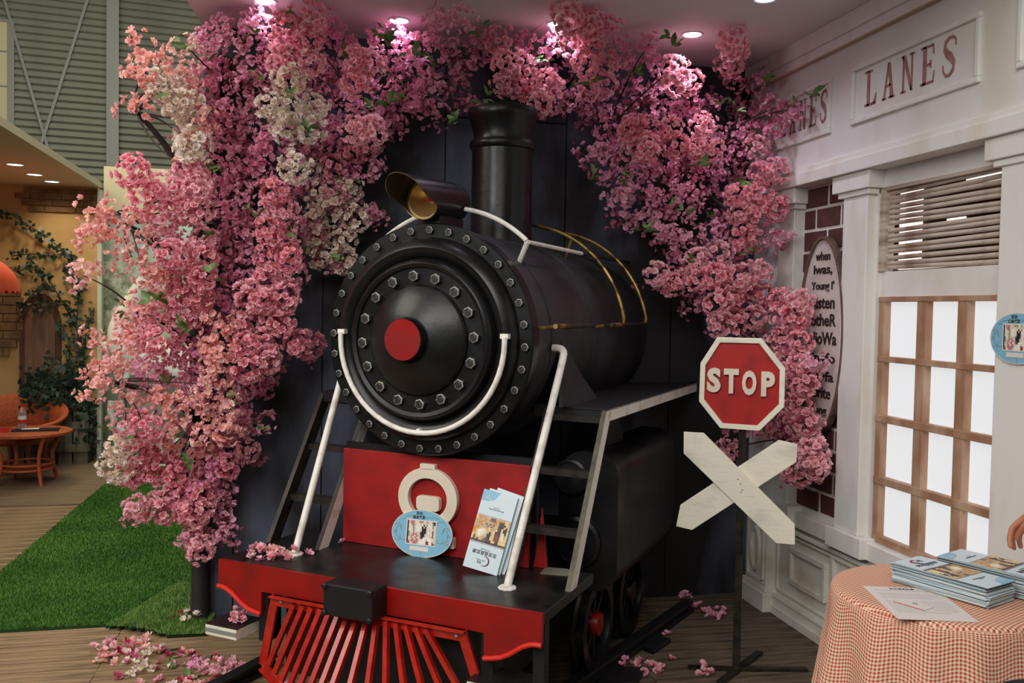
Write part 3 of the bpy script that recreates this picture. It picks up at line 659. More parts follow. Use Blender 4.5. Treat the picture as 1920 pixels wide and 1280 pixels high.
b = MB(); b.zprism([(.50, .40), (.60, .42), (.63, .47), (.57, .495), (.49, .48)], .57, .574); tag(part('crumpled_grey_rag', b, M['cement'], None, loc=(.1764, 3.147, 0), rot=(0, 0, -T)), 'flat grey scrap lying at the back edge of the black engine deck', 'rag')
# headlamp
b = MB(); n = 48; cz0, cz1, rl = 1.967, 1.985, .081; vs = []
for k in range(n):
    t = 2*PI*k/n; x, z = rl*math.cos(t), rl*math.sin(t); q = z/rl
    yf = float(np.interp(q, [-1, -.5, -.3, -.15, 0, .3, .6, 1], [.36, .346, .325, .285, .245, .212, .19, .155])); zc = cz0+(cz1-cz0)*(yf-.2)/.44
    vs += [(x, yf, zc+z), (x, .60, cz1+z), (x*.97, yf+.001, zc+z*.97), (x*.97, .57, cz1+z*.97)]
fs = []; f2 = []; f3 = []
for k in range(n):
    j = (k+1) % n
    fs.append((4*k, 4*j, 4*j+1, 4*k+1)); f2.append((4*k+2, 4*k+3, 4*j+3, 4*j+2)); f3.append((4*k, 4*k+2, 4*j+2, 4*j))
b.add(vs, fs, 0); b.add(vs, f2, 1); b.add(vs, f3, 2); b.add([vs[4*k+1] for k in range(n)], [tuple(range(n))], 0)
lamp = place('headlamp', b.mesh('headlamp', [M['black'], mat('dark_brass_inside', srgb(46, 39, 28), .6, .2), M['brass']], 40, fixn=False), loco); lamp['label'] = 'cylindrical headlamp with a cut back hood'
b = MB(); b.lathe([(.068, .375), (.066, .385), (.05, .42), (.025, .445), (.0001, .45)], 32, (0, 0, 1.972), 'y'); b.lathe([(.078, .37), (.078, .378), (.068, .378), (.068, .37), (.078, .37)], 32, (0, 0, 1.972), 'y'); part('reflector', b, M['gold'], lamp, smooth=50)
b = MB(); b.tube([(0, .44, 1.975), (0, .39, 1.975)], .008, 8); part('bulb', b, M['redtube'], lamp)
b = MB(); b.box(-.05, .05, .40, .60, 1.85, 1.915); part('lamp_bracket', b, M['black'], lamp)
# white arched rail over the boiler and its side rails
ra = .530; b = MB(); b.tube([(ra*math.sin(R(a)), .55, ZC+ra*math.cos(R(a))) for a in range(9, 43, 3)], .0095, 8)
b.tube([(.352, .55, 1.818), (.352, 1.19, 1.813)], .0085, 8); b.tube([(.355, .56, 1.818), (.30, .60, 1.735)], .011, 8); ar = part('arched_handrail', b, M['white'], loco, smooth=40, label='white arched handrail over the boiler')
b = MB(); b.tube([(.352, 1.19, 1.813), (.352, 1.93, 1.813)], .0085, 8); part('dark_extension', b, M['rust'], ar, smooth=40)
b = MB(); b.tube([(-ra*math.sin(R(a)), .60, ZC+ra*math.cos(R(a))) for a in range(8, 46, 3)], .0095, 8); b.tube([(-.37, .60, 1.80), (-.32, .60, 1.735)], .009, 8); part('arched_handrail', b, M['white'], loco, smooth=40, label='white arched handrail over the boiler')
# brass hoops
def hoop(y, r_, a0=10): return [(r_*math.sin(R(a)), y, ZC+r_*math.cos(R(a))) for a in range(a0, 84, 4)]
for y, r_ in ((1.30, .532), (1.68, .530)):
    b = MB(); p = hoop(y, r_, 8)+[(.518, y, 1.492)]; b.tube(p, .0085, 8); part('brass_hoop', b, M['brass'], loco, smooth=40)
for y0, y1 in ((.46, .90), (1.14, 1.70)):
    b = MB(); b.tube([(.518, y0, 1.492), (.518, y0+.14, 1.492)], .010, 8, 0); b.tube([(.518, y0+.14, 1.492), (.518, y1, 1.492)], .010, 8, 1)
    for yy in (y0+.01, y1-.12): b.tube([(.518, yy, 1.492), (.43, yy, 1.480)], .007, 6, 0)
    part('side_rod', b, [M['brass'], M['rust']], loco, smooth=40)
b = MB(); b.tube([(.074, 1.18, 1.955), (.074, 1.70, 1.955)], .008, 8); b.tube([(.074, 1.19, 1.955), (.07, 1.19, 1.865)], .006, 6); b.tube([(.26, 1.30, 1.89), (.23, 1.30, 1.80)], .006, 6, 1); part('top_rod', b, [M['rust'], M['brass']], loco, smooth=40)
# chimney
b = MB(); b.lathe([(.150, 1.80), (.140, 1.90), (.138, 2.275), (.146, 2.280), (.151, 2.290), (.151, 2.305), (.146, 2.315), (.134, 2.318), (.132, 2.335), (.137, 2.365), (.150, 2.405), (.157, 2.418), (.160, 2.43), (.160, 2.455), (.157, 2.462), (.150, 2.464), (.128, 2.462), (.125, 2.38), (0.001, 2.36)], 56, (0, 1.07, 0)); part('chimney', b, M['black'], loco, smooth=30)
# steam chest, wheels
b = MB(); b.prism(rrect(.42, .672, .40, .975, .10, 8), .80, 1.72); sc = part('steam_chest', b, M['black'], loco, smooth=40)
for x, z, r_ in ((.47, .865, .075), (.50, .60, .105)):
    b = MB(); b.lathe([(r_, .81), (r_, .782), (r_*.86, .776), (r_*.84, .784), (r_*.3, .784), (.0001, .778)], 32, (x, 0, z), 'y'); part('cylinder_cover', b, M['black'], sc, smooth=30)
for y in (.93, 1.42):
    b = MB(); r_ = .205
    b.lathe([(.155, .50), (.205, .50), (.215, .505), (.215, .515), (.200, .525), (.200, .56), (.155, .56), (.150, .53), (.155, .50)], 40, (0, y, .222), 'x')
    w = part('wheel', b, M['black'], loco, smooth=35)
    b = MB(); b.lathe([(.0001, .565), (.045, .565), (.05, .555), (.05, .51), (.0001, .51)], 24, (0, y, .222), 'x'); part('wheel_hub', b, M['red'] if y < 1 else M['black'], w, smooth=35)
    for k in range(8):
        a = PI/4*k; b = MB(); b.bar((.53, y+.045*math.cos(a), .222+.045*math.sin(a)), (.53, y+.16*math.cos(a), .222+.16*math.sin(a)), .022, .018, (1, 0, 0)); part('spoke', b, M['black'], w)

# ---------------- rails, sleepers on the floor
def floor_bar(name, p0, p1, w, h, label, cat, group=None, z=0):
    b = MB(); d = Vector((p1[0]-p0[0], p1[1]-p0[1], 0)); L = d.length; b.box(0, L, -w/2, w/2, 0, h*.35); b.box(0, L, -w*.25, w*.25, h*.35, h*.75); b.box(0, L, -w*.4, w*.4, h*.75, h)
    return tag(part(name, b, M['blackmatt'], None, loc=(p0[0], p0[1], z), rot=(0, 0, math.atan2(d.y, d.x)), bev=.002), label, cat, group)
floor_bar('track_rail', (.95, 3.33), (1.90, 4.27), .07, .055, 'black painted track rail running past the red hubbed wheel to the backdrop', 'rail')
floor_bar('track_rail', (-.80, 3.08), (-.18, 3.90), .07, .055, 'black painted track rail passing the petals beside the red cowcatcher', 'rail')
for (pts, lab) in (([(1.453, 3.819), (1.496, 3.728), (1.633, 3.855), (1.576, 3.933)], 'short black sleeper stub beside the track rail near the stop sign'), ([(1.12, 3.40), (1.30, 3.42), (1.40, 3.56), (1.22, 3.60)], 'flat black sleeper end on the dark planks nearest the wheel')):
    b = MB(); b.zprism(pts, 0.001, .022); tag(part('track_sleeper', b, M['blackmatt'], None, bev=.003), lab, 'sleeper')

# ================================================================ stop sign
sg = empty('stop_sign', (1.797-.03*math.sin(R(28)), 3.519-.03*math.cos(R(28)), 0), -R(28), 'red octagonal STOP sign with white rim over a white crossed board on a dark pole', 'sign')
outer = [(-.114, 1.449), (.070, 1.449), (.169, 1.325), (.169, 1.162), (.071, 1.055), (-.092, 1.058), (-.184, 1.170), (-.182, 1.336)]
cx, cz = -.007, 1.252; inner = [(cx+(x-cx)*.875, cz+(z-cz)*.885) for x, z in outer]
b = MB(); b.prism(inner, -.010, .01); part('sign_board', b, M['signred'], sg)
b = MB(); b.ring(outer, inner, -.022, .012); part('octagonal_rim', b, M['whitepatch'], sg, bev=.003)
def fit(me, wd, h):
    xs_ = [v.co.x for v in me.vertices]; zs_ = [v.co.z for v in me.vertices]
    for v in me.vertices: v.co.x = (v.co.x-(max(xs_)+min(xs_))/2)*wd/(max(xs_)-min(xs_)); v.co.z = (v.co.z-(max(zs_)+min(zs_))/2)*h/(max(zs_)-min(zs_))
for ch, xc, wd, zc in (('S', -.123, .058, 1.265), ('T', -.051, .062, 1.263), ('O', .024, .060, 1.258), ('P', .101, .056, 1.256)):
    me = text_mesh(ch, .165, .008, .0085); fit(me, wd, .106); me.materials.append(M['cream']); place('letter_'+ch.lower(), me, sg, (xc, -.018, zc))
b = MB(); b.box(-.015, .017, -.003, .03, .0, 1.08); part('pole', b, M['pole'], sg, bev=.002)
b = MB(); b.prism([(-.269, .617), (-.253, .712), (.151, 1.02), (.227, 1.006), (.225, .931), (-.2, .606)][::-1], -.016, -.003); part('cross_board', b, M['whitepatch'], sg, bev=.002)
b = MB(); b.prism([(-.245, 1.035), (-.16, 1.035), (.225, .669), (.228, .583), (.152, .583), (-.243, .941)][::-1], -.030, -.016)
cbd = part('cross_board', b, M['whitepatch'], sg, bev=.002)
b = MB()
for x, z in ((.0, .826), (.008, .80), (.004, .79), (-.012, .845)): b.lathe([(.0025, -.030), (.0025, -.031), (0, -.031)], 6, (x, 0, z), 'y')
part('nails', b, M['rust'], cbd)
b = MB(); b.bar((.10, .24, .008), (-.06, -.16, .008), .030, .016); part('foot_bar', b, M['pole'], sg)
b = MB(); b.bar((.0, .015, .006), (.30, .11, .006), .030, .012); part('foot_bar', b, M['pole'], sg)
b = MB(); b.bar((.0, .015, .006), (-.20, -.03, .006), .030, .012); part('foot_bar', b, M['pole'], sg)

# ================================================================ oval song board on the brick wall
ob = empty('song_board', (2.332, 3.762, 1.46), -PI/2, 'tall milky oval board with brown rim and hand painted song words on the brick', 'sign')
b = MB(); b.ring(ellipse(0, 0, .192, .462, 64), ellipse(0, 0, .178, .446, 64), -.034, 0); part('rim', b, M['ovalrim'], ob, bev=.003)
b = MB(); b.prism(ellipse(0, 0, .18, .448, 64), -.022, -.004); part('board', b, M['ovalface'], ob)
lines = ['when', 'Iwas,', "Young I'", 'dlisten', 'totheR', 'adioWa', 'itingfo', 'rmyfa', 'vorite', 'Song']
for i, s in enumerate(lines):
    wd = (.12, .155, .19, .215, .24, .25, .25, .235, .185, .135)[i]; hh = (.042, .050, .050, .058, .058, .060, .062, .060, .050, .050)[i]
    me = text_mesh(s, .09, .0015, .0016); me.materials.append(M['ink']); fit(me, wd, hh)
    for v in me.vertices: v.co.x += random.uniform(-.0010, .0010); v.co.z += random.uniform(-.0010, .0010)
    place('word_line', me, ob, (random.uniform(-.004, .004), -.0235, (.369, .303, .225, .151, .069, -.017, -.114, -.200, -.272, -.358)[i]))

# ================================================================ oval cards and brochures
PAL = {'c': (226, 212, 190), 'w': (240, 234, 224), 'k': (48, 44, 52), 'p': (196, 128, 132), 'b': (120, 96, 82), 't': (198, 174, 132), 'g': (150, 150, 130), 's': (210, 168, 140), 'o': (206, 142, 72), 'y': (232, 204, 142), 'd': (96, 66, 46), 'r': (140, 70, 50)}
PHOTO = ["kcpppcccgggccgccckk", "kcpppccccccccccccgk", "kwcggcwwwcckcgwwwgc", "kwwcgcwwwckskcwcwgc", "kwwcgcwwwckkkcwcwcc", "kwwcgcwwwckkkcwcwbc", "kgwcgcccckkkkcwcwbc", "kgccpppcckkkccwcwbc", "kgcppwppcbkkcwwccbc", "kccpwppwcbkwwwwwccc", "kccppwppccwwwswwwcc", "kgcpppppwwwwwrrwwgc", "bbccpppcwwwwwrrwwbb"]
INTER = ["ddddkkkdkkkddddkddd", "yyyyddyykddbbttdtdy", "yyyydrryykdbttyytdy", "yywydrryykkttywwyty", "ytwydrrytkktywwwyto", "ytwykrdytktywwwwyoo", "ykwykkdyttytywwyooo", "ykkykdytttytttttoot", "tkkykdtttbtbttoottt", "ykykkdttbtbtbttoott", "tykdkdtoottttooottt", "tyydddtobbbttottoty", "oyyooootbbbtttooooy"]
def oval_card(name, a_, h_, loc, rot, label, parent=None):
    o = empty(name, loc, 0, label, 'card'); o.rotation_euler = rot
    b = MB(); b.prism(ellipse(0, 0, a_, h_, 56), -.002, .002); part('card', b, M['bluecard'], o)
    b = MB(); b.ring(ellipse(0, 0, a_+.0008, h_+.0008, 56), ellipse(0, 0, a_-.002, h_-.002, 56), -.0024, .0024); part('card_edge', b, M['cream'], o)
    b = MB(); b.box(-a_*.52, a_*.48, -.0034, -.002, -h_*.50, h_*.58); b.box(-a_*.36, a_*.26, -.0034, -.002, -h_*.74, -h_*.56); part('photo_border', b, M['paper'], o)
    picture('photograph', PHOTO, PAL, a_*.93, h_*.98, o, (-a_*.02, -.0037, h_*.04))
    letters('words', '亚龙', h_*.155, M['text'], o, (-a_*.12, -.0024, h_*.84), extrude=.0002, offset=.0004)
    letters('words', '道具实景', h_*.155, M['text'], o, (-a_*.12, -.0024, h_*.665), extrude=.0002, offset=.0004)
    b = MB()
    for s in (-1, 1):
        for cx_, cz_, r1, r2, a0, a1 in ((.62, .12, .20, .46, 60, 300), (.76, 0, .10, .26, -100, 170), (.80, .22, .10, .13, 20, 220), (.80, -.24, .10, .13, 140, 340), (.88, 0, .035, .06, 0, 360), (.30, .62, .26, .10, 20, 160)):
            pts = [(s*a_*(cx_+r1*math.cos(R(a0+(a1-a0)*i/14))), -.0026, h_*(cz_+r2*math.sin(R(a0+(a1-a0)*i/14)))) for i in range(15)]; b.tube(pts, .0007, 4)
        b.tube([(0, -.0026, s*h_*.9), (a_*.03, -.0026, s*h_*.82), (-a_*.03, -.0026, s*h_*.74)], .0007, 4)
    part('scrollwork', b, M['scroll'], o); return o
lw = lambda x, y, z: tuple(Matrix.Rotation(-T, 3, 'Z') @ Vector((x, y, 0))+Vector((.1764, 3.147, z)))
oval_card('oval_card', .137, .092, lw(-.010, .402, .571+.088), (R(-9), R(-1), -T), 'sky blue oval card with a photograph leaning on the red board')
oval_card('oval_card', .120, .086, (2.296, 2.548, 1.484), (0, 0, -PI/2), 'sky blue oval card stuck to the white pilaster beside the window')
def brochure_print(o, w, h, y):       # printed cover, upright reading when z is up
    def q(name, x0, x1, z0, z1, m, yy=y): b = MB(); b.box(x0, x1, yy-.0003, yy, z0, z1); return part(name, b, m, o)
    picture('cover_photo', INTER, PAL, w*.995, h*.33, o, (0, y-.0006, -h*.005))
    q('cover_line', -w/2, w/2, h*.168, h*.173, M['maroon']); q('cover_line', -w/2, w/2, -h*.182, -h*.177, M['maroon'])
    letters('title', '亚龙道具实景', .0165, M['text'], o, (0, y-.0004, h*.275), extrude=.0002, offset=.0003, sx=1.0)
    letters('subtitle', '道具实景拍摄', .0062, M['textgrey'], o, (0, y-.0004, h*.235), extrude=.0002)
    letters('subtitle', 'PHOTO STUDIO', .0075, M['textgrey'], o, (0, y-.0004, h*.205), extrude=.0002) if False else None
    b = MB(); b.tube([(-.008+.017*math.cos(R(a)), y-.0004, h*.375+.017*math.sin(R(a))) for a in range(50, 300, 12)], [.0006+.0022*math.sin(PI*i/20.5) for i in range(21)], 5); part('logo_swoosh', b, M['maroon'], o)
    letters('logo_words', 'co-run', .013, M['textgrey'], o, (.006, y-.0004, h*.375), extrude=.0002, offset=.0002); letters('logo_words', '亚龙', .009, M['text'], o, (.012, y-.0004, h*.40), extrude=.0002, offset=.0002)
    letters('small_print', '道具实景亚龙道具实景亚龙', .0052, M['text'], o, (.0, y-.0004, -h*.275), extrude=.0002); letters('small_print', '亚龙道具实景', .0045, M['textgrey'], o, (.0, y-.0004, -h*.30), extrude=.0002)
    b = MB(); b.prism([(w/2, -h/2), (w/2, -h*.355), (w*.30, -h*.36), (w*.10, -h*.40), (w*.0, -h/2)][::-1], y-.0003, y); part('blue_corner', b, M['bluecard'], o)
    letters('corner_words', '亚龙道具', .0065, M['paper'], o, (w*.29, y-.0006, -h*.40), extrude=.0002, offset=.0003); letters('corner_words', '实景', .0065, M['paper'], o, (w*.29, y-.0006, -h*.43), extrude=.0002, offset=.0003)
# leaning upside down on the engine deck
for k, (dx, dy, rr, lab) in enumerate(((0, 0, 6.5, 'pale blue brochure standing upside down, front one of the three on the engine deck'), (.012, .014, 8.5, 'pale blue brochure leaning just behind the front one on the engine deck'), (.030, .030, 11, 'pale blue brochure leaning rearmost against the red board by the handrail'))):
    o = empty('brochure', lw(.318+dx, .345+dy, .571+.148), 0, lab, 'brochure', 'brochures leaning on the engine deck'); o.rotation_mode = 'XYZ'
    m_ = Matrix.Rotation(-T, 4, 'Z') @ Matrix.Rotation(R(6), 4, 'Z') @ Matrix.Rotation(R(-18), 4, 'X') @ Matrix.Rotation(R(rr+3), 4, 'Y') @ Matrix.Rotation(PI, 4, 'Y')
    o.rotation_euler = m_.to_euler()
    b = MB(); b.box(-.070, .070, 0, .0022, -.1475, .1475); part('cover', b, M['palecard'], o)
    if k == 0: brochure_print(o, .14, .295, 0)

# ================================================================ round table with cloth
TC = (1.79, 2.245)
tb = empty('round_table', (TC[0], TC[1], 0), 0, 'round table hidden under the red gingham cloth', 'table')
b = MB(); b.lathe([(.0001, .742), (.285, .742), (.29, .735), (.285, .722), (.0001, .722)], 48); part('tabletop', b, M['bars'], tb, smooth=40)
b = MB(); b.lathe([(.03, .722), (.03, .04), (.18, .03), (.20, .0), (.0001, 0)], 24); part('pedestal', b, M['pole'], tb, smooth=40)
n = 220; vs = []; uvs = []; fs = []
XM = 2.305-TC[0]
prof = [(0.0, 0)]+[(.05*i, 0) for i in range(1, 6)]+[(.272, 0), (.286, .001), (.296, .005), (.301, .013)]
sk = [.03, .06, .10, .15, .22, .30, .38, .46, .54, .62, .70, .742]
def fold(th, s):
    a = s/.74; f = .5+.5*math.sin(13*th+1.1*math.sin(3*th+.5)+.6); f2 = .5+.5*math.sin(7*th+2.2*math.sin(2*th)+1.3)
    return .303+.012*a+min(1, a*1.4)*(.045*f**1.4+.030*f2)*(1+.5*a)
rings = len(prof)+len(sk)
for i, (r_, dz) in enumerate(prof):
    for k in range(n):
        t = 2*PI*k/n; vs.append((min(XM, r_*math.cos(t)), r_*math.sin(t), .7465-dz)); uvs.append((r_*math.cos(t)*.9+r_*math.sin(t)*.42, r_*math.sin(t)*.9-r_*math.cos(t)*.42))
for s in sk:
    for k in range(n):
        t = 2*PI*k/n; r_ = fold(t, s); z = max(.004, .7465-s); vs.append((min(XM, r_*math.cos(t)), r_*math.sin(t), z)); uvs.append((.333*t, -s+.01*math.sin(13*t)))
for i in range(rings-1):
    for k in range(n): fs.append((i*n+k, i*n+(k+1) % n, (i+1)*n+(k+1) % n, (i+1)*n+k))
me = bpy.data.meshes.new('tablecloth'); me.from_pydata(vs, [], fs); me.update(); uvl = me.uv_layers.new(name='UVMap')
npr = len(prof)
for p in me.polygons:
    ring_ = min(p.vertices)//n; wrap = max(v % n for v in p.vertices)-min(v % n for v in p.vertices) > 2
    for li, vi in zip(p.loop_indices, p.vertices):
        if vi//n < npr and ring_ == npr-1:      # first skirt row: use skirt mapping
            t = 2*PI*(vi % n)/n; uv = (.333*t, .005)
        else: uv = uvs[vi]
        if wrap and vi % n == 0 and (vi//n >= npr or ring_ == npr-1): uv = (.333*2*PI, uv[1])
        uvl.data[li].uv = uv
me.materials.append(M['gingham']); me.shade_smooth()
tag(place('tablecloth', me, None, (TC[0], TC[1], 0)), 'red and cream gingham tablecloth draped to the floor over the round table', 'tablecloth')
# paper and card on the cloth
A = Vector((1.579, 2.316)); C_ = Vector((1.500, 2.044)); B_ = Vector((1.720, 1.985))
dA = (A-C_); ang = math.atan2(dA.y, dA.x)-PI/2
pc = C_+(A-C_)/2+Vector((math.cos(ang), math.sin(ang)))*.105
o = empty('paper_sheet', (pc.x+.012, pc.y+.01, .7475), ang, 'white printed sheet lying on the gingham cloth under the brochure pile', 'paper')
b = MB(); b.box(-.105, .105, -.142, .142, 0, .0008); part('sheet', b, M['paper'], o)
b = MB()
for i in range(15):
    if i in (1, 6): continue
    wl_ = .085-(.03 if i in (5, 14) else 0); b.box(-.085, wl_, .105-.0135*i, .1065-.0135*i, .0008, .0010)
part('printed_lines', b, M['textgrey'], o); letters('heading', '亚龙道具实景', .012, M['text'], o, (0, .122, .0012), rot=(-PI/2, 0, 0), extrude=.0002)
o = empty('business_card', (1.632, 2.150, .7490), R(-66), 'small white card with a red lower edge lying on the printed sheet', 'card')
b = MB(); b.box(-.045, .045, -.026, .026, 0, .0006); part('card', b, M['paper'], o)
b = MB(); b.box(-.045, .045, -.0268, -.0248, 0, .0008); part('red_edge', b, M['redtube'], o)
letters('words', '亚龙', .008, M['text'], o, (.0, .006, .0009), rot=(-PI/2, 0, 0), extrude=.0002)
# brochure piles
pb_ = MB(); pb_.box(-.07, .07, -.0009, .0009, -.145, .145); bme = pb_.mesh('brochure', [M['palecard']])
eb = MB(); eb.box(-.0704, .0704, -.0007, .0007, -.1454, .1454); edk = eb.mesh('brochure_pages', [M['pagegrey']]); edd = eb.mesh('brochure_pages', [M['pagedark']]); edc = eb.mesh('brochure_pages', [M['cream']])
def pile(c, ang, nn, gname, toplab, midlab, z0, flip, step=.0027, lean=0):
    for i in range(nn):
        top = i == nn-1
        o = bpy.data.objects.new('brochure', None); COL.objects.link(o)
        dx = random.uniform(-.004, .004); dy = random.uniform(-.006, .006)
        o.location = (c[0]+dx, c[1]+dy, z0+step*i+.001)
        o.rotation_euler = (Matrix.Rotation(ang+R(random.uniform(-1.6, 1.6))+(PI if flip else 0), 4, 'Z') @ Matrix.Rotation(-PI/2, 4, 'X')).to_euler()
        tag(o, toplab if top else midlab.replace('brochure', 'brochure in the dark edged upper bunch' if i >= nn-5 else 'brochure in the lower bulk'), 'brochure', gname)
        place('cover', bme, o, (0, -.0004, 0)); place('pages', (edd, edk, edc, edk)[(i*7) % 4 if i < nn-5 else 0], o, (0, .0009, 0))
        if top: brochure_print(o, .14, .29, -.0014)
a1 = math.atan2(-.27, .105)+PI/2
pile((1.826, 2.245), a1, 22, 'brochures in the nearer pile on the gingham table', 'pale blue brochure on top of the nearer pile on the gingham table', 'pale blue brochure of the nearer pile on the table', .7485, False)
pile((1.995, 2.262), a1+R(3), 26, 'brochures in the farther pile on the gingham table', 'pale blue brochure topmost of the farther pile, beneath the reaching hand', 'pale blue brochure of the farther pile by the window', .7485, True)

# ================================================================ person reaching in from the side
pr = empty('person', (1.785, 1.33, 0), 0, 'person in a black coat reaching one hand down onto the far brochure pile', 'person')
V_ = [(0, .02, .92), (0, .03, 1.12), (0, .06, 1.32), (0, .08, 1.44), (0, .10, 1.50), (0, .12, 1.58), (0, .13, 1.70),
      (.17, .10, 1.38), (.27, .39, 1.19), (.295, .725, 1.035), (.29, .77, 1.01),
      (-.17, .06, 1.38), (-.20, .03, 1.12), (-.20, .06, .90), (-.20, .07, .84),
      (.09, 0, .86), (.10, .02, .46), (.10, -.01, .08), (.10, .12, .03), (-.09, 0, .86), (-.10, .02, .46), (-.10, -.01, .08), (-.10, .12, .03)]
E_ = [(0, 1), (1, 2), (2, 3), (3, 4), (4, 5), (5, 6), (3, 7), (7, 8), (8, 9), (9, 10), (3, 11), (11, 12), (12, 13), (13, 14), (0, 15), (15, 16), (16, 17), (17, 18), (0, 19), (19, 20), (20, 21), (21, 22)]
RR = [(.14, .10), (.13, .10), (.15, .10), (.10, .08), .055, .085, .08, .06, .045, .032, .03, .06, .045, .032, .03, .09, .06, .045, .04, .09, .06, .045, .04]
place('body', skin_mesh('body', V_, E_, RR, [M['skin']]), pr)
b = MB(); b.lathe([(.17, .42), (.215, .60), (.20, .85), (.165, 1.05), (.18, 1.20), (.19, 1.34), (.13, 1.44), (.07, 1.47)], 28)
for i, v in enumerate(b.v): b.v[i] = (v[0], v[1]*.66+.05*max(0, v[2]-.9), v[2])
part('coat', b, M['coat'], pr, smooth=60)
for s, pts in ((1, [(.16, .10, 1.39), (.27, .39, 1.19), (.292, .70, 1.05)]), (-1, [(-.16, .06, 1.39), (-.205, .03, 1.12), (-.205, .06, .90)])):
    b = MB(); b.tube(pts, [.078, .062, .048], 14); part('sleeve', b, M['coat'], pr, smooth=60)
b = MB(); b.lathe([(.0001, 1.80), (.06, 1.785), (.095, 1.73), (.10, 1.64), (.085, 1.54), (.03, 1.50)], 20, (0, .095, 0)); part('hair', b, M['hair'], pr, smooth=60)
# hand: palm, four fingers, thumb, in world metres relative to the person
hb = Vector((.27, .755, 1.00)); HV = [(.29, .70, 1.01), (.275, .745, 1.000), (.262, .785, .975)]; HE = [(0, 1), (1, 2)]; HR = [(.027, .020), (.036, .019), (.036, .017)]
fing = [[(.232, .795, .965), (.214, .812, .935), (.207, .812, .900), (.208, .806, .876)], [(.250, .805, .965), (.236, .826, .930), (.230, .826, .892), (.232, .818, .866)],
        [(.270, .808, .965), (.262, .832, .930), (.258, .832, .893), (.260, .824, .868)], [(.290, .800, .965), (.290, .822, .935), (.289, .822, .905), (.290, .816, .884)],
        [(.235, .745, .985), (.215, .765, .955), (.212, .782, .925), (.216, .792, .905)]]
for k, f in enumerate(fing):
    s0 = len(HV); HV += f; HE += [((1 if k == 4 else 2), s0)]+[(s0+i, s0+i+1) for i in range(3)]; q = .0085 if k < 3 else .0075; q = .010 if k == 4 else q; HR += [q*1.15, q, q*.95, q*.8]
HV = [(x, y+.07, z) for x, y, z in HV]
hm = place('hand', skin_mesh('hand', HV, HE, HR, [M['skin']]), pr)
bg = empty('handbag', (1.345, 1.30, .60), 0, 'black bag hanging from the arm of the person in black at the frame corner', 'bag')
b = MB(); b.prism(rrect(-.165, .12, .0, .30, .05, 6), -.055, .055); part('bag_body', b, M['coat'], bg, bev=.012)
b = MB(); b.tube([(-.08+.17*i/10, 0, .29+.13*math.sin(PI*i/10)) for i in range(11)], .009, 8); part('handle', b, M['coat'], bg, smooth=60)

# ================================================================ downlights
LL = ['round downlight at the outer corner of the booth ceiling', 'round downlight between the two pink flower masses near the chimney', 'round downlight half hidden by pink blossoms on the ceiling', 'round downlight in clear ceiling nearest the lettered wall', 'round downlight at the top edge close to the lettered wall']
for (x, y, p), lab in zip(DOWN[:5], LL):
    o = empty('ceiling_downlight', (x, y, 2.88), 0, lab, 'downlight', 'booth ceiling downlights')
    b = MB(); b.lathe([(.040, -.001), (.046, -.006), (.052, -.006), (.055, 0)], 32); part('rim', b, M['lamprim'], o, smooth=40)
    b = MB(); b.lathe([(.0001, -.002), (.041, -.002)], 32); part('lens', b, M['lamp'], o)
for (x, y), lab in zip(NB, ('nearest round light in the cream soffit', 'middle round light in the cream soffit', 'farthest round light in the cream soffit above the brick')):
    o = empty('ceiling_downlight', (x, y, 2.672), 0, lab, 'downlight', 'soffit lights of the neighbouring stand')
    b = MB(); b.lathe([(.058, -.001), (.066, -.006), (.074, -.006), (.078, 0)], 28); part('rim', b, M['lamprim'], o, smooth=40)
    b = MB(); b.lathe([(.0001, -.002), (.060, -.002)], 28); part('lens', b, M['lampwarm'], o)

# ================================================================ turf
def blades(name, fn, nb, parent, h=.016, w=.0035, n_light=None):
    rng = np.random.default_rng(3); P = fn(rng, nb); k = len(P); ang = rng.uniform(0, 2*np.pi, k); hh = h*rng.uniform(.6, 1.2, k); ln = rng.uniform(-.008, .008, (k, 2))
    ww = w*np.maximum(1, (P[:, 1]-3.5)*.55); hh = hh*np.maximum(1, 1+.0*(P[:, 1]))
    a = P.copy(); a[:, 0] -= np.cos(ang)*ww; a[:, 1] -= np.sin(ang)*ww; c = P.copy(); c[:, 0] += np.cos(ang)*ww; c[:, 1] += np.sin(ang)*ww
    t = P.copy(); t[:, :2] += ln; t[:, 2] += hh
    vs = np.stack([a, c, t], 1).reshape(-1, 3); me = bpy.data.meshes.new(name); me.from_pydata(vs.tolist(), [], np.arange(3*k).reshape(-1, 3).tolist()); me.update(); me.materials.append(M['grass'] if n_light is None else M['grasslight'])
    return place(name, me, parent)
b = MB(); b.zprism([(-1.765, 4.52), (-.62, 4.52), (-.40, 4.56), (.3, 9.6), (-1.72, 9.6)], -.02, .008)
tf = tag(part('artificial_turf', b, M['turf'], None), 'bright green artificial turf strip running back from the plank floor', 'turf', kind='stuff')
blades('turf_blades', lambda r, n_: np.stack([r.uniform(-1.76, -.45, n_), 4.52+5.0*r.uniform(0, 1, n_)**1.3, np.full(n_, .008)], 1), 110000, tf)['kind'] = 'stuff'
def flapz(x, y):
    u = (x+.96)/.5; v = (y-4.30)/.55; return max(0.002, .125*math.exp(-((u-.62)**2/.09+(v-.62)**2/.10))+.035*math.exp(-((u-.35)**2/.05+(v-.38)**2/.05))+.012)
fp = [(-.975, 4.485), (-.82, 4.39), (-.655, 4.30), (-.50, 4.30), (-.47, 4.66), (-.62, 4.80), (-.80, 4.72)]
gx = 26; vs = []
def inside(x, y):
    c = False
    for i in range(len(fp)):
        (x1, y1), (x2, y2) = fp[i], fp[i-1]
        if (y1 > y) != (y2 > y) and x < (x2-x1)*(y-y1)/(y2-y1)+x1: c = not c
    return c
b = MB(); st_ = .02
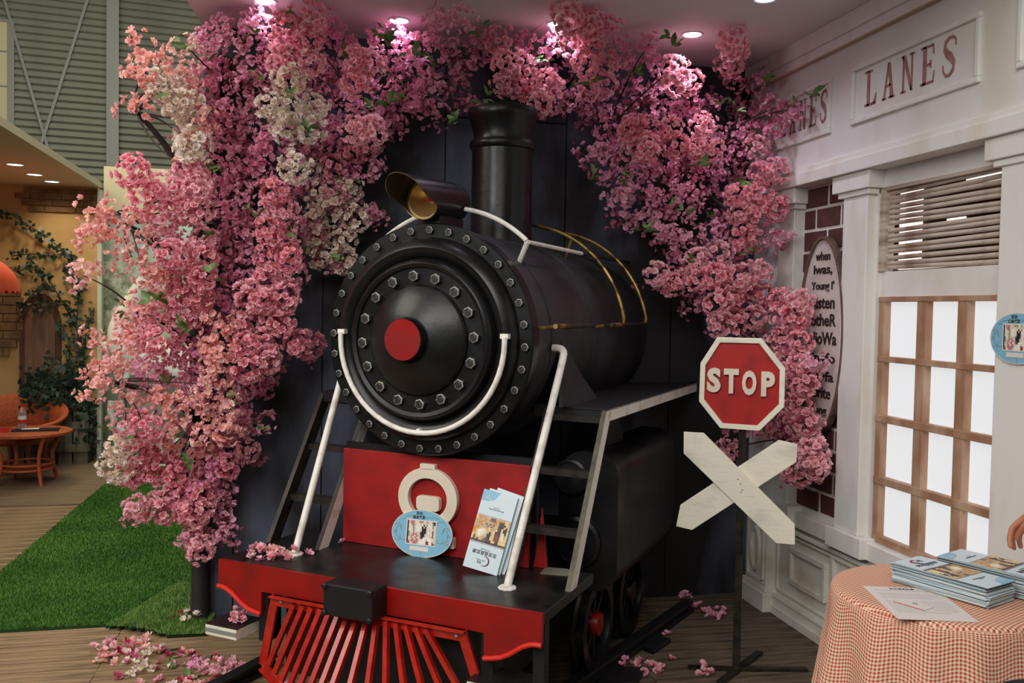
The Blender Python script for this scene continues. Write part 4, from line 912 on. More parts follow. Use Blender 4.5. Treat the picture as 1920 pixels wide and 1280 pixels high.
for i in range(27):
    for j in range(27):
        x, y = -1.0+st_*i, 4.28+st_*j
        if inside(x+st_/2, y+st_/2):
            vs4 = [(x+dx*st_, y+dy*st_, flapz(x+dx*st_, y+dy*st_)) for dx, dy in ((0, 0), (1, 0), (1, 1), (0, 1))]; b.add(vs4, [(0, 1, 2, 3)]); b.add([(v[0], v[1], v[2]-.008) for v in vs4], [(3, 2, 1, 0)])
fl = tag(part('turf_offcut', b, M['turf'], None, smooth=80), 'rumpled loose corner of turf lapping over the planks by the tree trunk', 'turf', kind='stuff')
def ff(r, n_):
    x = r.uniform(-.98, -.47, n_); y = r.uniform(4.30, 4.8, n_); k = [i for i in range(n_) if inside(x[i], y[i])]
    return np.array([(x[i], y[i], flapz(x[i], y[i])) for i in k])
blades('turf_blades', ff, 16000, fl, .018, .0022, 1)['kind'] = 'stuff'
BL="s-419,4175,2800 s-314,4146,2800 s-253,4092,2800 s45,4069,2800 s487,3859,2800 s576,3804,2800 D-153,3982,2761 D-47,3960,2791 o-735,4020,2645 o-579,4115,2678 s-507,4238,2736 s-437,4190,2734 s-340,4181,2720 s-237,4230,2754 s54,4231,2771 s137,4189,2756 s254,4204,2800 s345,4178,2800 s426,4181,2783 s509,4156,2800 s624,4213,2800 s716,4123,2800 D-148,4047,2684 D-58,3988,2699 o-766,4098,2579 o-683,4027,2563 o-578,4061,2562 s-514,4336,2642 s-453,4338,2668 s-326,4238,2630 s-236,4258,2667 s24,4220,2666 s350,4313,2706 s436,4207,2694 s531,4273,2707 s624,4251,2737 s727,4201,2736 D-160,4047,2625 D-45,3983,2605 D146,3977,2634 D223,4007,2638 o-722,3942,2460 o-557,4057,2498 w-656,3988,2465 w-624,4104,2498 w-136,4000,2525 s-530,4293,2546 s-448,4313,2568 s-322,4257,2570 s-263,4311,2584 s-46,4315,2608 s61,4278,2602 s225,4272,2617 s339,4240,2578 s440,4222,2595 s532,4209,2593 s660,4320,2652 D148,4001,2541 o-778,4157,2404 w-580,3963,2388 w-545,4032,2402 w-216,3981,2412 w-142,3968,2398 w-29,4103,2441 s-510,4292,2443 s-435,4226,2436 s-348,4332,2457 s49,4296,2476 s154,4231,2500 s245,4275,2478 s350,4321,2517 s451,4236,2516 s531,4258,2499 s691,4289,2540 w-559,4108,2309 w-150,4033,2333 w-39,4020,2328 o-480,3979,2305 s-434,4306,2355 s-341,4287,2377 s-242,4195,2335 s37,4241,2382 s332,4333,2426 D151,4020,2333 D215,4020,2341 w-557,4048,2223 w-520,3974,2222 s-507,4313,2274 s-426,4208,2233 s-328,4319,2275 s-248,4198,2239 s-129,4191,2254 s-70,4300,2274 s36,4300,2310 D144,4300,2291 D225,4300,2306 s-415,4196,2143 s-324,4292,2187 s-253,4234,2155 s142,4300,2180 s257,4300,2225 w-107,3971,2148 w-40,4300,2197 D-752,3932,2099 D-564,4066,2130 D-519,4083,2124 D56,4300,2208 D-710,3970,2003 D-673,4192,2053 D-585,4035,2029 D-505,3975,2034 D-195,3993,2049 D61,4300,2076 s-449,4301,2086 s-347,4206,2064 s-119,4256,2093 w-7,4300,2074 w136,4300,2118 o-896,3914,1911 o-815,3899,1917 o-779,4135,1947 D-654,4035,1926 D-587,4061,1949 D-505,3997,1946 D-212,4055,1972 D-151,4035,1969 s-418,4217,1985 s-350,4295,1967 s251,4300,1992 w-27,4300,1967 w63,4300,2013 w166,4300,1978 o-972,4099,1828 o-906,4080,1848 o-818,3939,1831 o-746,4122,1865 s-719,4367,1852 s-626,4248,1846 s-441,4325,1877 s-335,4253,1873 s-50,4300,1905 D-494,4094,1838 D-218,4016,1878 D-162,4055,1845 w117,4300,1874 w-18,4300,1888 o-803,4164,1753 o-724,3890,1747 D-607,3907,1755 D-582,4017,1748 D-495,4063,1757 D-224,4078,1765 D-131,4002,1762 s-437,4310,1792 s-323,4224,1766 w23,4300,1781 w112,4300,1774 o-989,4127,1665 o-708,3954,1665 o-658,4032,1680 D-647,4128,1647 D-586,4105,1657 D-482,3968,1660 D-219,4053,1682 D-128,4099,1695 s-419,4329,1658 s-339,4239,1666 o-733,3978,1566 o-668,4142,1553 D-582,4086,1553 D-516,4111,1576 D-288,4001,1576 D-232,3981,1575 D-146,4023,1587 s-434,4222,1570 o-834,4169,1472 o-464,4073,1485 o-377,4085,1463 D-772,4207,1457 D-683,4076,1496 D-586,4082,1492 D-314,4114,1485 D-208,4060,1505 D-163,4023,1475 s-525,4300,1470 o-920,4020,1395 o-791,3881,1406 o-451,4032,1381 o-367,3992,1410 D-777,4183,1397 D-673,4051,1393 D-310,3981,1374 D-235,4051,1374 D-96,4085,1388 D-48,4300,1365 s-596,4180,1380 s-524,4282,1364 o-915,4088,1282 o-858,4033,1294 o-790,3989,1317 o-407,3980,1308 o-440,3969,1302 D-302,4010,1281 D-217,4037,1312 s-811,4324,1270 s-702,4233,1278 s-601,4200,1308 s-532,4202,1302 o-903,3923,1200 o-877,4082,1221 o-396,4077,1187 o-463,3992,1207 s-813,4370,1188 s-703,4175,1213 s-605,4219,1196 s-540,4242,1201 s-331,4296,1168 s-242,4330,1173 o-803,4076,1124 o-763,4237,1100 o-660,4095,1123 o-561,4024,1123 o-475,4084,1111 o-374,4025,1112 s-551,4235,1109 s-339,4207,1071 D-814,4080,1031 D-726,4008,1032 o-686,4116,996 o-591,4052,1032 o-488,4001,1007 o-395,3966,1011 o-391,4081,1025 s-334,4246,977 s-266,4331,993 w-868,4225,899 D-800,4272,875 D-734,4340,890 D-419,4339,897 D-321,4315,864 o-631,4278,893 o-529,4317,874 o-491,4334,873 w-880,4234,820 D-821,4328,766 D-715,4314,782 D-619,4271,774 D-519,4333,758 D-405,4259,805 s-479,4224,791 s-580,4298,802 D-675,4333,678 D-609,4328,672 D-522,4290,683 s-434,4338,671 s-453,4295,699 s-578,4259,687 D-788,4225,625 D-691,4295,610 D-592,4308,603 D-529,4247,601 s-421,4333,560 s-574,4294,596 D-543,4307,465 s-588,4347,456 s-429,4278,492 D-514,4246,428"
BR="s1215,3746,2800 D1032,3703,2800 D1149,3759,2800 s930,4130,2800 s1037,4104,2800 s1402,4024,2800 s1492,3946,2800 D797,4070,2800 D1117,3983,2800 D1227,4009,2800 D1865,3839,2800 s1064,4228,2744 s1191,4255,2789 s1479,4208,2779 s1611,4196,2787 D826,4026,2677 D912,4079,2676 D1204,4020,2705 D1331,4047,2723 D1642,4002,2718 D1987,4117,2800 s1174,4299,2649 s1504,4228,2684 s1630,4259,2679 s2050,4222,2737 s2200,4210,2716 D843,4110,2608 D921,4117,2601 D1036,4050,2607 D1248,4103,2609 D1345,4158,2647 D1666,4039,2663 D1787,4155,2701 s1181,4252,2571 s1304,4320,2556 s1409,4274,2567 s1550,4339,2608 s1669,4324,2594 s1759,4253,2592 s1838,4207,2595 s1977,4290,2628 s2129,4331,2619 s2200,4260,2619 s2200,4046,2573 s2200,3881,2526 D997,4015,2507 s1418,4293,2455 s1987,4251,2480 s2100,4225,2478 s2168,4202,2504 s2200,4027,2465 D1481,4117,2441 D1578,4127,2446 D1670,4105,2455 D1806,4027,2454 s1322,4262,2347 s1435,4296,2366 s2077,4232,2374 D1497,4151,2362 D1529,4046,2328 D1686,4086,2364 D1783,4033,2346 D1854,4022,2343 D2143,4119,2388 s1404,4271,2245 s1556,4324,2259 s1674,4323,2290 s1776,4309,2277 s1894,4300,2288 s1995,4263,2304 s2145,4324,2295 D2134,4052,2245 D2200,4007,2258 D2021,4091,2139 D2111,4049,2136 s1456,4252,2129 s1511,4256,2168 s1609,4196,2160 s1761,4239,2149 s1829,4197,2159 s2007,4347,2202 D2038,4090,2060 D2135,4071,2070 D2200,4009,2071 s1550,4303,2042 s1656,4306,2056 s1780,4343,2055 s1866,4288,2064 s2032,4311,2050 s1666,4195,1957 s1733,4224,1945 s1836,4197,1936 s1980,4228,1968 s2200,3985,1929 D2070,4098,1934 D2167,4152,1932 D1813,4079,1808 D1949,4120,1836 s1809,4283,1846 s2159,4290,1846 D1629,4122,1741 D1721,4157,1703 D1797,4033,1720 D1886,4017,1734 D2029,4027,1733 D2127,4018,1749 D1913,4037,1610 D2020,4081,1633 D2170,4090,1634 D2200,3939,1621 D2200,3759,1610 s1890,4249,1613 D1928,4052,1496 D2032,4098,1511 D2125,4053,1537 D2200,3933,1536 D2200,3804,1535 D2187,4078,1409 D2200,3906,1432 D2200,3759,1421 s2199,4301,1414 D2200,3874,1320 D2200,3739,1308 s2200,3636,1331 D2200,3882,1233 D2200,3716,1241 D2200,3922,1109 D2200,3751,1115 D2200,4034,1008 D2200,3829,1025 D2200,3692,1045 s2200,4219,968 D2013,4081,860 D2200,3720,918 D2200,3617,935 D2200,3741,820 D2200,3599,873"
KL="b-576,4350,2652 b-638,4340,2568 b-514,4397,2633 b-505,4345,2641 b-397,4360,2638 b-457,4324,2680 b-300,4391,2616 b-309,4338,2604 b-207,4327,2641 b-191,4373,2659 b43,4311,2695 b40,4336,2639 b334,4319,2668 b373,4333,2660 b479,4356,2662 b467,4397,2696 b550,4380,2719 b565,4395,2700 b646,4390,2780 b639,4355,2790 b707,4311,2772 b681,4341,2747 b-189,4333,2691 b-137,4310,2706 b-38,4333,2692 b2,4336,2664 b161,4303,2683 b170,4340,2664 b294,4334,2744 b280,4322,2689 b-590,4377,2534 b-566,4302,2598 b-152,4322,2558 b-142,4305,2652 b-520,4326,2556 b-544,4316,2562 b-489,4391,2524 b-454,4305,2589 b-315,4333,2565 b-362,4310,2571 b-225,4284,2538 b-241,4340,2540 b-76,4332,2595 b-23,4327,2628 b51,4380,2639 b11,4341,2632 b247,4301,2560 b217,4376,2638 b288,4304,2544 b361,4326,2599 b454,4300,2642 b441,4318,2634 b554,4294,2574 b549,4300,2637 b655,4307,2668 b587,4289,2590 b132,4326,2631 b126,4285,2586 b-622,4371,2455 b-641,4396,2445 b-536,4299,2468 b-601,4304,2502 b-270,4293,2482 b-236,4319,2455 b-183,4340,2477 b-193,4330,2460 b-13,4372,2451 b-36,4385,2446 b-527,4341,2399 b-537,4307,2468 b-484,4369,2414 b-480,4301,2475 b-330,4349,2469 b-350,4282,2442 b6,4307,2451 b72,4330,2491 b199,4349,2512 b151,4330,2493 b200,4347,2435 b192,4285,2404 b330,4324,2526 b311,4337,2489 b431,4314,2478 b491,4344,2507 b471,4296,2518 b550,4312,2446 b737,4308,2533 b672,4362,2587 b-543,4334,2340 b-609,4290,2363 b-137,4293,2340 b-167,4340,2368 b-22,4334,2390 b6,4302,2432 b-521,4398,2382 b-468,4326,2368 b-419,4334,2364 b-387,4288,2333 b-378,4295,2381 b-342,4367,2322 b-256,4281,2299 b-215,4283,2349 b38,4315,2425 b88,4356,2394 b342,4288,2397 b315,4350,2378 b190,4363,2420 b214,4300,2368 b214,4373,2393 b280,4371,2422 b-550,4336,2294 b-580,4313,2244 b-584,4335,2320 b-588,4305,2301 b-491,4381,2281 b-535,4320,2299 b-473,4398,2293 b-418,4287,2281 b-365,4299,2243 b-302,4378,2257 b-292,4295,2216 b-298,4384,2255 b-114,4299,2220 b-103,4328,2287 b-26,4300,2280 b-101,4331,2304 b-9,4300,2316 b52,4300,2347 b152,4300,2342 b131,4300,2276 b180,4300,2352 b215,4300,2265 b-366,4307,2186 b-465,4379,2159 b-359,4320,2166 b-340,4395,2235 b-245,4358,2144 b-214,4325,2111 b133,4300,2189 b101,4300,2161 b237,4300,2185 b249,4300,2187 b-131,4339,2230 b-155,4281,2207 b-52,4300,2233 b3,4300,2178 b-840,4370,2131 b-817,4370,2133 b-579,4394,2122 b-593,4332,2186 b-580,4314,2151 b-558,4377,2193 b2,4300,2244 b12,4300,2261 b-724,4321,2078 b-748,4378,2029 b-698,4329,2038 b-744,4370,2057 b-618,4325,2088 b-627,4388,2105 b-557,4327,2019 b-592,4331,2092 b-186,4296,2079 b-171,4390,2106 b31,4400,2098 b96,4300,2077 b-397,4293,2120 b-435,4385,2108 b-369,4362,2049 b-316,4379,2038 b-136,4298,2071 b-79,4300,2115 b-34,4300,2109 b-54,4300,2108 b175,4300,2081 b162,4300,2074 b-576,4327,1936 b-647,4331,2016 b-570,4373,1955 b-554,4313,1942 b-201,4358,1969 b-185,4391,1984 b-157,4399,2041 b-176,4364,1995 b-444,4351,1945 b-447,4358,1990 b-353,4303,1964 b-294,4287,1947 b271,4300,2008 b264,4300,1974 b-27,4300,1950 b-75,4300,1915 b110,4300,2039 b97,4300,2043 b147,4300,2004 b110,4300,2018 b-696,4370,1879 b-593,4281,1810 b-399,4338,1918 b-422,4293,1888 b-355,4356,1824 b-352,4319,1840 b4,4300,1894 b-31,4300,1887 b-462,4292,1822 b-545,4325,1836 b-245,4316,1929 b-228,4323,1909 b-140,4285,1809 b-129,4311,1901 b112,4300,1905 b101,4300,1896 b2,4300,1892 b-24,4300,1856 b-633,4325,1744 b-608,4338,1795 b-543,4378,1726 b-504,4313,1810 b-251,4333,1797 b-183,4355,1758 b-185,4373,1817 b-129,4379,1724 b-404,4342,1761 b-464,4314,1758 b-381,4306,1759 b-313,4317,1714 b22,4300,1746 b7,4300,1753 b117,4300,1735 b79,4300,1739 b-701,4370,1681 b-716,4370,1608 b-601,4378,1692 b-554,4304,1651 b-564,4321,1679 b-520,4370,1714 b-228,4372,1658 b-218,4312,1684 b-99,4323,1758 b-122,4392,1663 b-439,4355,1610 b-373,4367,1662 b-300,4349,1645 b-388,4347,1690 b-621,4330,1553 b-597,4329,1542 b-492,4332,1524 b-578,4334,1621 b-344,4300,1603 b-340,4311,1551 b-217,4320,1561 b-223,4323,1552 b-113,4308,1597 b-140,4314,1634 b-435,4318,1575 b-463,4286,1521 b-530,4339,1525 b-434,4290,1468 b-373,4381,1466 b-344,4292,1461 b-581,4349,1466 b-611,4354,1500 b-296,4387,1523 b-296,4322,1500 b-232,4368,1506 b-183,4322,1488 b-207,4372,1437 b-201,4359,1428 b-497,4335,1444 b-565,4333,1483 b-459,4338,1371 b-494,4332,1419 b-366,4400,1398 b-370,4312,1438 b-290,4339,1315 b-357,4350,1394 b-211,4360,1366 b-197,4316,1408 b-48,4300,1350 b-74,4300,1377 b-100,4339,1347 b-35,4300,1366 b-621,4292,1390 b-661,4330,1324 b-538,4335,1374 b-481,4311,1401 b-476,4289,1245 b-389,4299,1304 b-465,4328,1338 b-445,4308,1250 b-365,4318,1288 b-342,4330,1242 b-249,4378,1300 b-179,4361,1278 b-620,4310,1273 b-584,4335,1267 b-506,4331,1334 b-570,4314,1258 b-397,4396,1186 b-405,4319,1196 b-464,4399,1184 b-460,4374,1181 b-592,4327,1178 b-658,4370,1197 b-538,4384,1147 b-505,4349,1165 b-342,4397,1202 b-346,4320,1200 b-232,4322,1175 b-281,4338,1162 b-646,4309,1103 b-603,4394,1130 b-519,4383,1136 b-468,4335,1143 b-436,4374,1108 b-359,4335,1060 b-559,4293,1161 b-505,4301,1071 b-360,4313,1100 b-396,4304,1065 b-769,4353,1028 b-794,4363,1045 b-673,4367,995 b-730,4306,963 b-587,4316,965 b-611,4333,977 b-499,4288,974 b-520,4322,930 b-387,4310,943 b-435,4312,954 b-370,4367,1031 b-413,4315,1016 b-367,4304,933 b-375,4336,1030 b-284,4314,985 b-309,4300,1063 b-775,4372,866 b-773,4347,912 b-734,4326,866 b-754,4334,936 b-439,4319,946 b-381,4391,909 b-273,4371,838 b-267,4386,813 b-668,4384,909 b-687,4323,833 b-508,4392,869 b-515,4334,913 b-517,4383,885 b-472,4367,916 b-808,4303,802 b-798,4302,749 b-670,4334,788 b-740,4394,829 b-602,4328,813 b-656,4347,765 b-478,4386,719 b-562,4396,716 b-461,4313,807 b-383,4353,756 b-446,4339,770 b-491,4337,771 b-526,4327,761 b-579,4331,851 b-635,4324,685 b-706,4330,658 b-631,4396,667 b-651,4322,708 b-551,4335,692 b-559,4378,728 b-459,4330,654 b-451,4395,678 b-437,4333,689 b-426,4326,659 b-625,4389,709 b-547,4359,722 b-752,4386,625 b-831,4321,556 b-692,4344,605 b-734,4336,599 b-555,4329,542 b-573,4334,634 b-548,4353,640 b-485,4390,598 b-392,4399,525 b-440,4350,509 b-597,4347,647 b-571,4382,562 b-545,4343,458 b-555,4387,442 b-606,4394,430 b-562,4324,523 b-392,4303,458 b-465,4339,429"
KR="b1152,4346,2704 b1170,4312,2592 b1490,4346,2674 b1522,4323,2751 b1684,4385,2687 b1637,4353,2650 b2013,4367,2699 b2085,4328,2800 b2197,4315,2765 b2176,4352,2739 b895,4355,2627 b933,4397,2703 b899,4294,2651 b920,4354,2681 b1097,4307,2699 b1106,4328,2693 b1267,4291,2577 b1242,4356,2612 b1362,4305,2676 b1329,4369,2626 b1676,4300,2715 b1717,4339,2727 b1788,4354,2725 b1826,4340,2774 b1155,4340,2620 b1181,4303,2584 b1349,4397,2531 b1287,4348,2505 b1359,4304,2597 b1404,4312,2565 b1474,4302,2548 b1584,4343,2591 b1660,4323,2559 b1635,4328,2525 b1682,4319,2592 b1814,4336,2565 b1905,4304,2614 b1830,4324,2552 b2028,4391,2671 b1969,4300,2640 b2123,4358,2613 b2089,4338,2548 b2131,4308,2659 b2188,4319,2597 b2200,4100,2537 b2200,4147,2535 b2200,3892,2536 b2200,3909,2513 b1004,4307,2537 b1104,4321,2555 b1401,4294,2488 b1464,4330,2475 b2093,4333,2470 b1946,4358,2445 b2109,4365,2513 b2065,4310,2453 b2200,4392,2475 b2188,4323,2587 b2200,4187,2427 b2200,4241,2524 b1502,4303,2481 b1471,4357,2436 b1549,4296,2458 b1589,4293,2477 b1793,4375,2511 b1796,4342,2456 b1966,4362,2561 b1937,4352,2504 b1317,4313,2292 b1298,4376,2349 b1435,4324,2337 b1387,4331,2398 b2150,4343,2380 b2034,4344,2342 b1578,4371,2341 b1475,4326,2384 b1589,4339,2380 b1644,4306,2366 b1713,4377,2342 b1756,4378,2429 b1883,4351,2339 b1894,4342,2339 b1910,4365,2336 b1968,4382,2344 b2200,4390,2424 b2200,4304,2450 b1446,4317,2241 b1337,4290,2231 b1479,4367,2242 b1515,4346,2295 b1681,4393,2300 b1589,4292,2292 b1747,4339,2273 b1796,4385,2289 b1847,4325,2318 b1801,4292,2319 b1990,4366,2268 b2022,4317,2372 b2162,4326,2270 b2163,4332,2356 b2200,4178,2301 b2189,4386,2335 b2200,4115,2211 b2200,4101,2295 b2113,4388,2148 b2068,4311,2164 b2200,4353,2152 b2200,4303,2178 b1487,4311,2067 b1491,4363,2105 b1555,4331,2179 b1537,4388,2181 b1662,4329,2148 b1638,4371,2161 b1732,4316,2131 b1828,4370,2210 b1847,4316,2115 b1793,4295,2162 b1914,4300,2209 b1939,4308,2134 b2127,4340,2060 b2106,4386,2087 b2200,4283,2121 b2200,4195,2131 b2200,4189,2091 b2200,4209,2099 b1512,4389,2026 b1469,4326,2002 b1703,4340,2065 b1665,4349,2053 b1708,4394,2014 b1780,4328,2019 b1907,4318,2013 b1894,4358,2115 b1994,4375,2013 b2063,4328,2037 b1618,4292,1966 b1701,4327,1980 b1768,4301,1946 b1705,4383,1902 b1932,4396,1894 b1833,4324,1954 b1920,4319,1962 b2024,4334,1929 b2200,3982,1880 b2200,3999,1945 b2149,4358,1922 b2085,4308,1977 b2190,4335,1950 b2200,4245,1934 b1878,4349,1822 b1904,4310,1809 b2033,4382,1837 b1986,4307,1893 b1780,4378,1877 b1826,4387,1797 b2150,4399,1875 b2105,4317,1896 b1700,4333,1751 b1669,4364,1696 b1741,4307,1744 b1766,4399,1711 b1861,4358,1723 b1983,4337,1778 b1972,4348,1686 b2066,4301,1689 b2091,4317,1761 b2158,4337,1741 b2200,4274,1808 b2200,4315,1725 b1987,4363,1627 b2023,4387,1561 b2035,4300,1648 b2168,4334,1593 b2200,4235,1674 b2200,4250,1672 b2200,4098,1607 b2200,4085,1625 b2200,3851,1603 b2200,3915,1638 b1894,4347,1579 b1855,4353,1587 b2021,4336,1488 b2053,4302,1435 b2090,4350,1488 b2180,4322,1523 b2200,4390,1489 b2200,4319,1568 b2200,4036,1578 b2200,4059,1580 b2200,3808,1518 b2200,3851,1554 b2200,4105,1367 b2200,4148,1385 b2200,3910,1466 b2200,3934,1446 b2200,3889,1408 b2200,3825,1391 b2159,4379,1384 b2200,4384,1470 b2200,3939,1348 b2200,3998,1320 b2200,3867,1311 b2200,3839,1318 b2200,3827,1316 b2200,3725,1330 b2200,4087,1197 b2200,3911,1201 b2200,3916,1260 b2200,3826,1237 b2200,3956,1071 b2200,4017,1151 b2200,3772,1147 b2200,3853,1144 b2200,4181,1036 b2200,4054,990 b2200,4025,991 b2200,3840,1000 b2200,3858,988 b2200,3855,983 b2152,4341,948 b2200,4302,964 b2030,4312,825 b2085,4370,820 b2200,3856,861 b2200,3850,885 b2200,3753,917 b2200,3814,961 b2200,3917,825 b2200,3876,767 b2200,3608,840 b2200,3634,834"
LV="-577,4009,2684 -531,3942,2624 -446,3921,2569 -411,4027,2114 -462,4042,2114 -269,4043,2545 -233,4008,2527 -164,4003,2438 -127,3925,2434 -60,4060,2326 -36,3952,2331 -94,4240,2309 -272,3904,2668 -165,3951,2792 -121,3984,2790 226,3976,2740 261,3966,2733 268,3961,2709 374,3903,2645 444,4003,2670 463,3957,2640 697,3918,2778 588,3959,2406 571,4007,2378 670,4019,2521 723,3967,2501 283,3919,2558 83,4000,2649 231,3996,2427 277,3977,2461 318,4055,2505 358,3959,2522 -294,3984,1951 -255,3905,1922 -122,3921,1860 124,4240,2133 -454,3930,1871 -421,3928,1850 -441,3917,1667 1052,3993,2800 1025,4034,2723 1180,4018,2618 1223,4030,2611 1420,3985,2657 1555,3895,2800 1601,3943,2800 1884,4008,2549 1910,3944,2524 1375,3940,2177 1351,3946,2164 1266,4056,2201 1752,3945,2260 2009,4012,2205 1545,4023,1952 1496,3999,1943 1652,3988,2056 1737,4090,2058 1880,4093,2050 2200,3762,2579 2200,3908,2561 2150,4092,2744 2069,4052,1841 -598,3937,2428 -780,3859,1502 -676,3914,1571 -639,3949,1583 -558,3913,1483 -531,3954,1459 -638,4093,1207 -669,4148,1209 -860,4047,1013 -752,3991,997 -367,3986,1134 -240,3937,1045 -572,4194,844 -795,3986,1569 78,4240,1766 -58,4240,1837 1735,3941,1799 1960,4010,1413"

# ================================================================ blossoms
rng = np.random.default_rng(7)
def petal(nseg=1):
    # one petal along +x, lying in xy, slightly cupped; rows: (x, halfwidth, z)
    v = [(0, 0, 0), (.40, -.30, .07), (.40, .30, .07), (.78, -.42, .22), (.78, .42, .22), (1.04, -.22, .16), (.84, 0, .10), (1.04, .22, .16), (.55, 0, -.02)]
    f = [(0, 1, 8), (0, 8, 2), (1, 3, 6, 8), (8, 6, 4, 2), (3, 5, 6), (6, 7, 4)]
    t = [0, .45, .45, .85, .85, 1, .95, 1, .5]
    return np.array(v, float), f, t
PV, PF, PT = petal()
def rotz(a): c, s = math.cos(a), math.sin(a); return np.array([[c, -s, 0], [s, c, 0], [0, 0, 1]])
def roty(a): c, s = math.cos(a), math.sin(a); return np.array([[c, 0, s], [0, 1, 0], [-s, 0, c]])
def rotx(a): c, s = math.cos(a), math.sin(a); return np.array([[1, 0, 0], [0, c, -s], [0, s, c]])
def frame(n):
    n = n/np.linalg.norm(n); a = np.cross(n, [0.3, .2, .93]); a /= max(1e-6, np.linalg.norm(a)); return np.stack([a, np.cross(n, a), n], 1)
class FB:
    def __init__(s): s.v = []; s.f = []; s.c = []; s.m = []; s.o = 0
    def put(s, v, f, c, m=0):
        s.v.append(v); s.f += [tuple(i+s.o for i in q) for q in f]; s.c += list(c); s.m += [m]*len(f); s.o += len(v)
    def flower(s, p, n, r, layers, g=None):
        F = frame(np.asarray(n, float)); g = g or rng
        for li, (k, sc, tilt) in enumerate(layers):
            a0 = g.uniform(0, 6.28)
            for j in range(k):
                M3 = F @ rotz(a0+2*PI*j/k+g.uniform(-.22, .22)) @ roty(-(tilt+g.uniform(-.30, .30))) @ rotx(g.uniform(-.40, .40))
                v = (PV*r*sc*g.uniform(.74, 1.14)) @ M3.T + p; s.put(v, PF, [min(1, t*(1 if li == 0 else .9)) for t in PT], 0)
    def leaf(s, p, d, L):
        d = d/np.linalg.norm(d); a = np.cross(d, [0, .3, 1]); a /= max(1e-6, np.linalg.norm(a)); n = np.cross(a, d)
        P_ = [(0, 0, 0), (.3, .2, .05), (.3, -.2, .05), (.65, .21, .06), (.65, -.21, .06), (1, 0, -.05), (.3, 0, -.02), (.65, 0, -.02)]
        v = np.array([p+L*(x*d+y*a+z*n) for x, y, z in P_]); s.put(v, [(0, 1, 6), (0, 6, 2), (1, 3, 7, 6), (6, 7, 4, 2), (3, 5, 7), (7, 5, 4)], [1]*8, 1)
    def mesh(s, name, mats):
        me = bpy.data.meshes.new(name); me.from_pydata(np.concatenate(s.v).tolist(), [], s.f); me.update()
        at = me.color_attributes.new('petal', 'FLOAT_COLOR', 'POINT'); at.data.foreach_set('color', [x for c in s.c for x in (c, c, c, 1)])
        for m in mats: me.materials.append(m)
        if len(mats) > 1: me.polygons.foreach_set('material_index', s.m)
        return me
DBL = [(6, 1, .30), (6, .85, .75), (5, .62, 1.15)]
SGL = [(5, 1, .42)]
def cluster_double(mat_, n=30, Rc=.054, r=.0195):
    b = FB()
    for i in range(n):
        z = 1-2*(i+.5)/n; t = i*2.39996; q = math.sqrt(max(0, 1-z*z)); d = np.array([q*math.cos(t), q*math.sin(t), z*.9])+rng.uniform(-.18, .18, 3)
        b.flower(d*Rc*rng.uniform(.80, 1.15), d+rng.uniform(-.25, .25, 3), r*rng.uniform(.85, 1.12), DBL)
    return b.mesh('blossom_cluster', [mat_, M['leafgreen']])
def cluster_single(mat_, n=30, Rc=.046, r=.0165, stretch=1.5):
    b = FB(); ax = rng.normal(size=3); ax /= np.linalg.norm(ax)
    for i in range(n):
        d = rng.normal(size=3); d /= np.linalg.norm(d); p = d*Rc*rng.uniform(.45, 1.1)+ax*rng.uniform(-1, 1)*.03*stretch
        b.flower(p, d+rng.uniform(-.5, .5, 3), r*rng.uniform(.85, 1.15), SGL if i % 3 else [(5, 1, .35), (5, .7, .9)])
    return b.mesh('blossom_cluster', [mat_, M['leafgreen']])
CL = {'D': [cluster_double(M['pD']) for _ in range(5)], 's': [cluster_single(M['pS']) for _ in range(7)], 'o': [cluster_single(M['pO'], 24, .052, .0180, 1.5) for _ in range(5)],
      'w': [cluster_double(M['pW'], 26, .052, .021) for _ in range(3)]}
lfb = FB(); lfb.leaf(np.array([0., 0, 0]), np.array([1., 0, .2]), .06); lfb.leaf(np.array([0., 0, 0]), np.array([.4, .9, .1]), .045); LEAF = lfb.mesh('leaf', [M['leafgreen'], M['leafgreen']])
def parse(s):
    out = []
    for w_ in s.split():
        k = w_[0] if w_[0].isalpha() else ''; x, y, z = w_[len(k):].split(','); out.append((k, Vector((int(x)/1000, int(y)/1000, int(z)/1000))))
    return out
def leafpos(s): return [Vector([int(c)/1000 for c in w_.split(',')]) for w_ in s.split()]
def curve_pts(a, c, sag, n=6):
    a = Vector(a); c = Vector(c); mid = (a+c)/2+Vector((random.uniform(-.08, .08), random.uniform(-.05, .05), sag)); return [a*(1-t)**2+mid*2*t*(1-t)+c*t*t for t in [i/n for i in range(n+1)]]
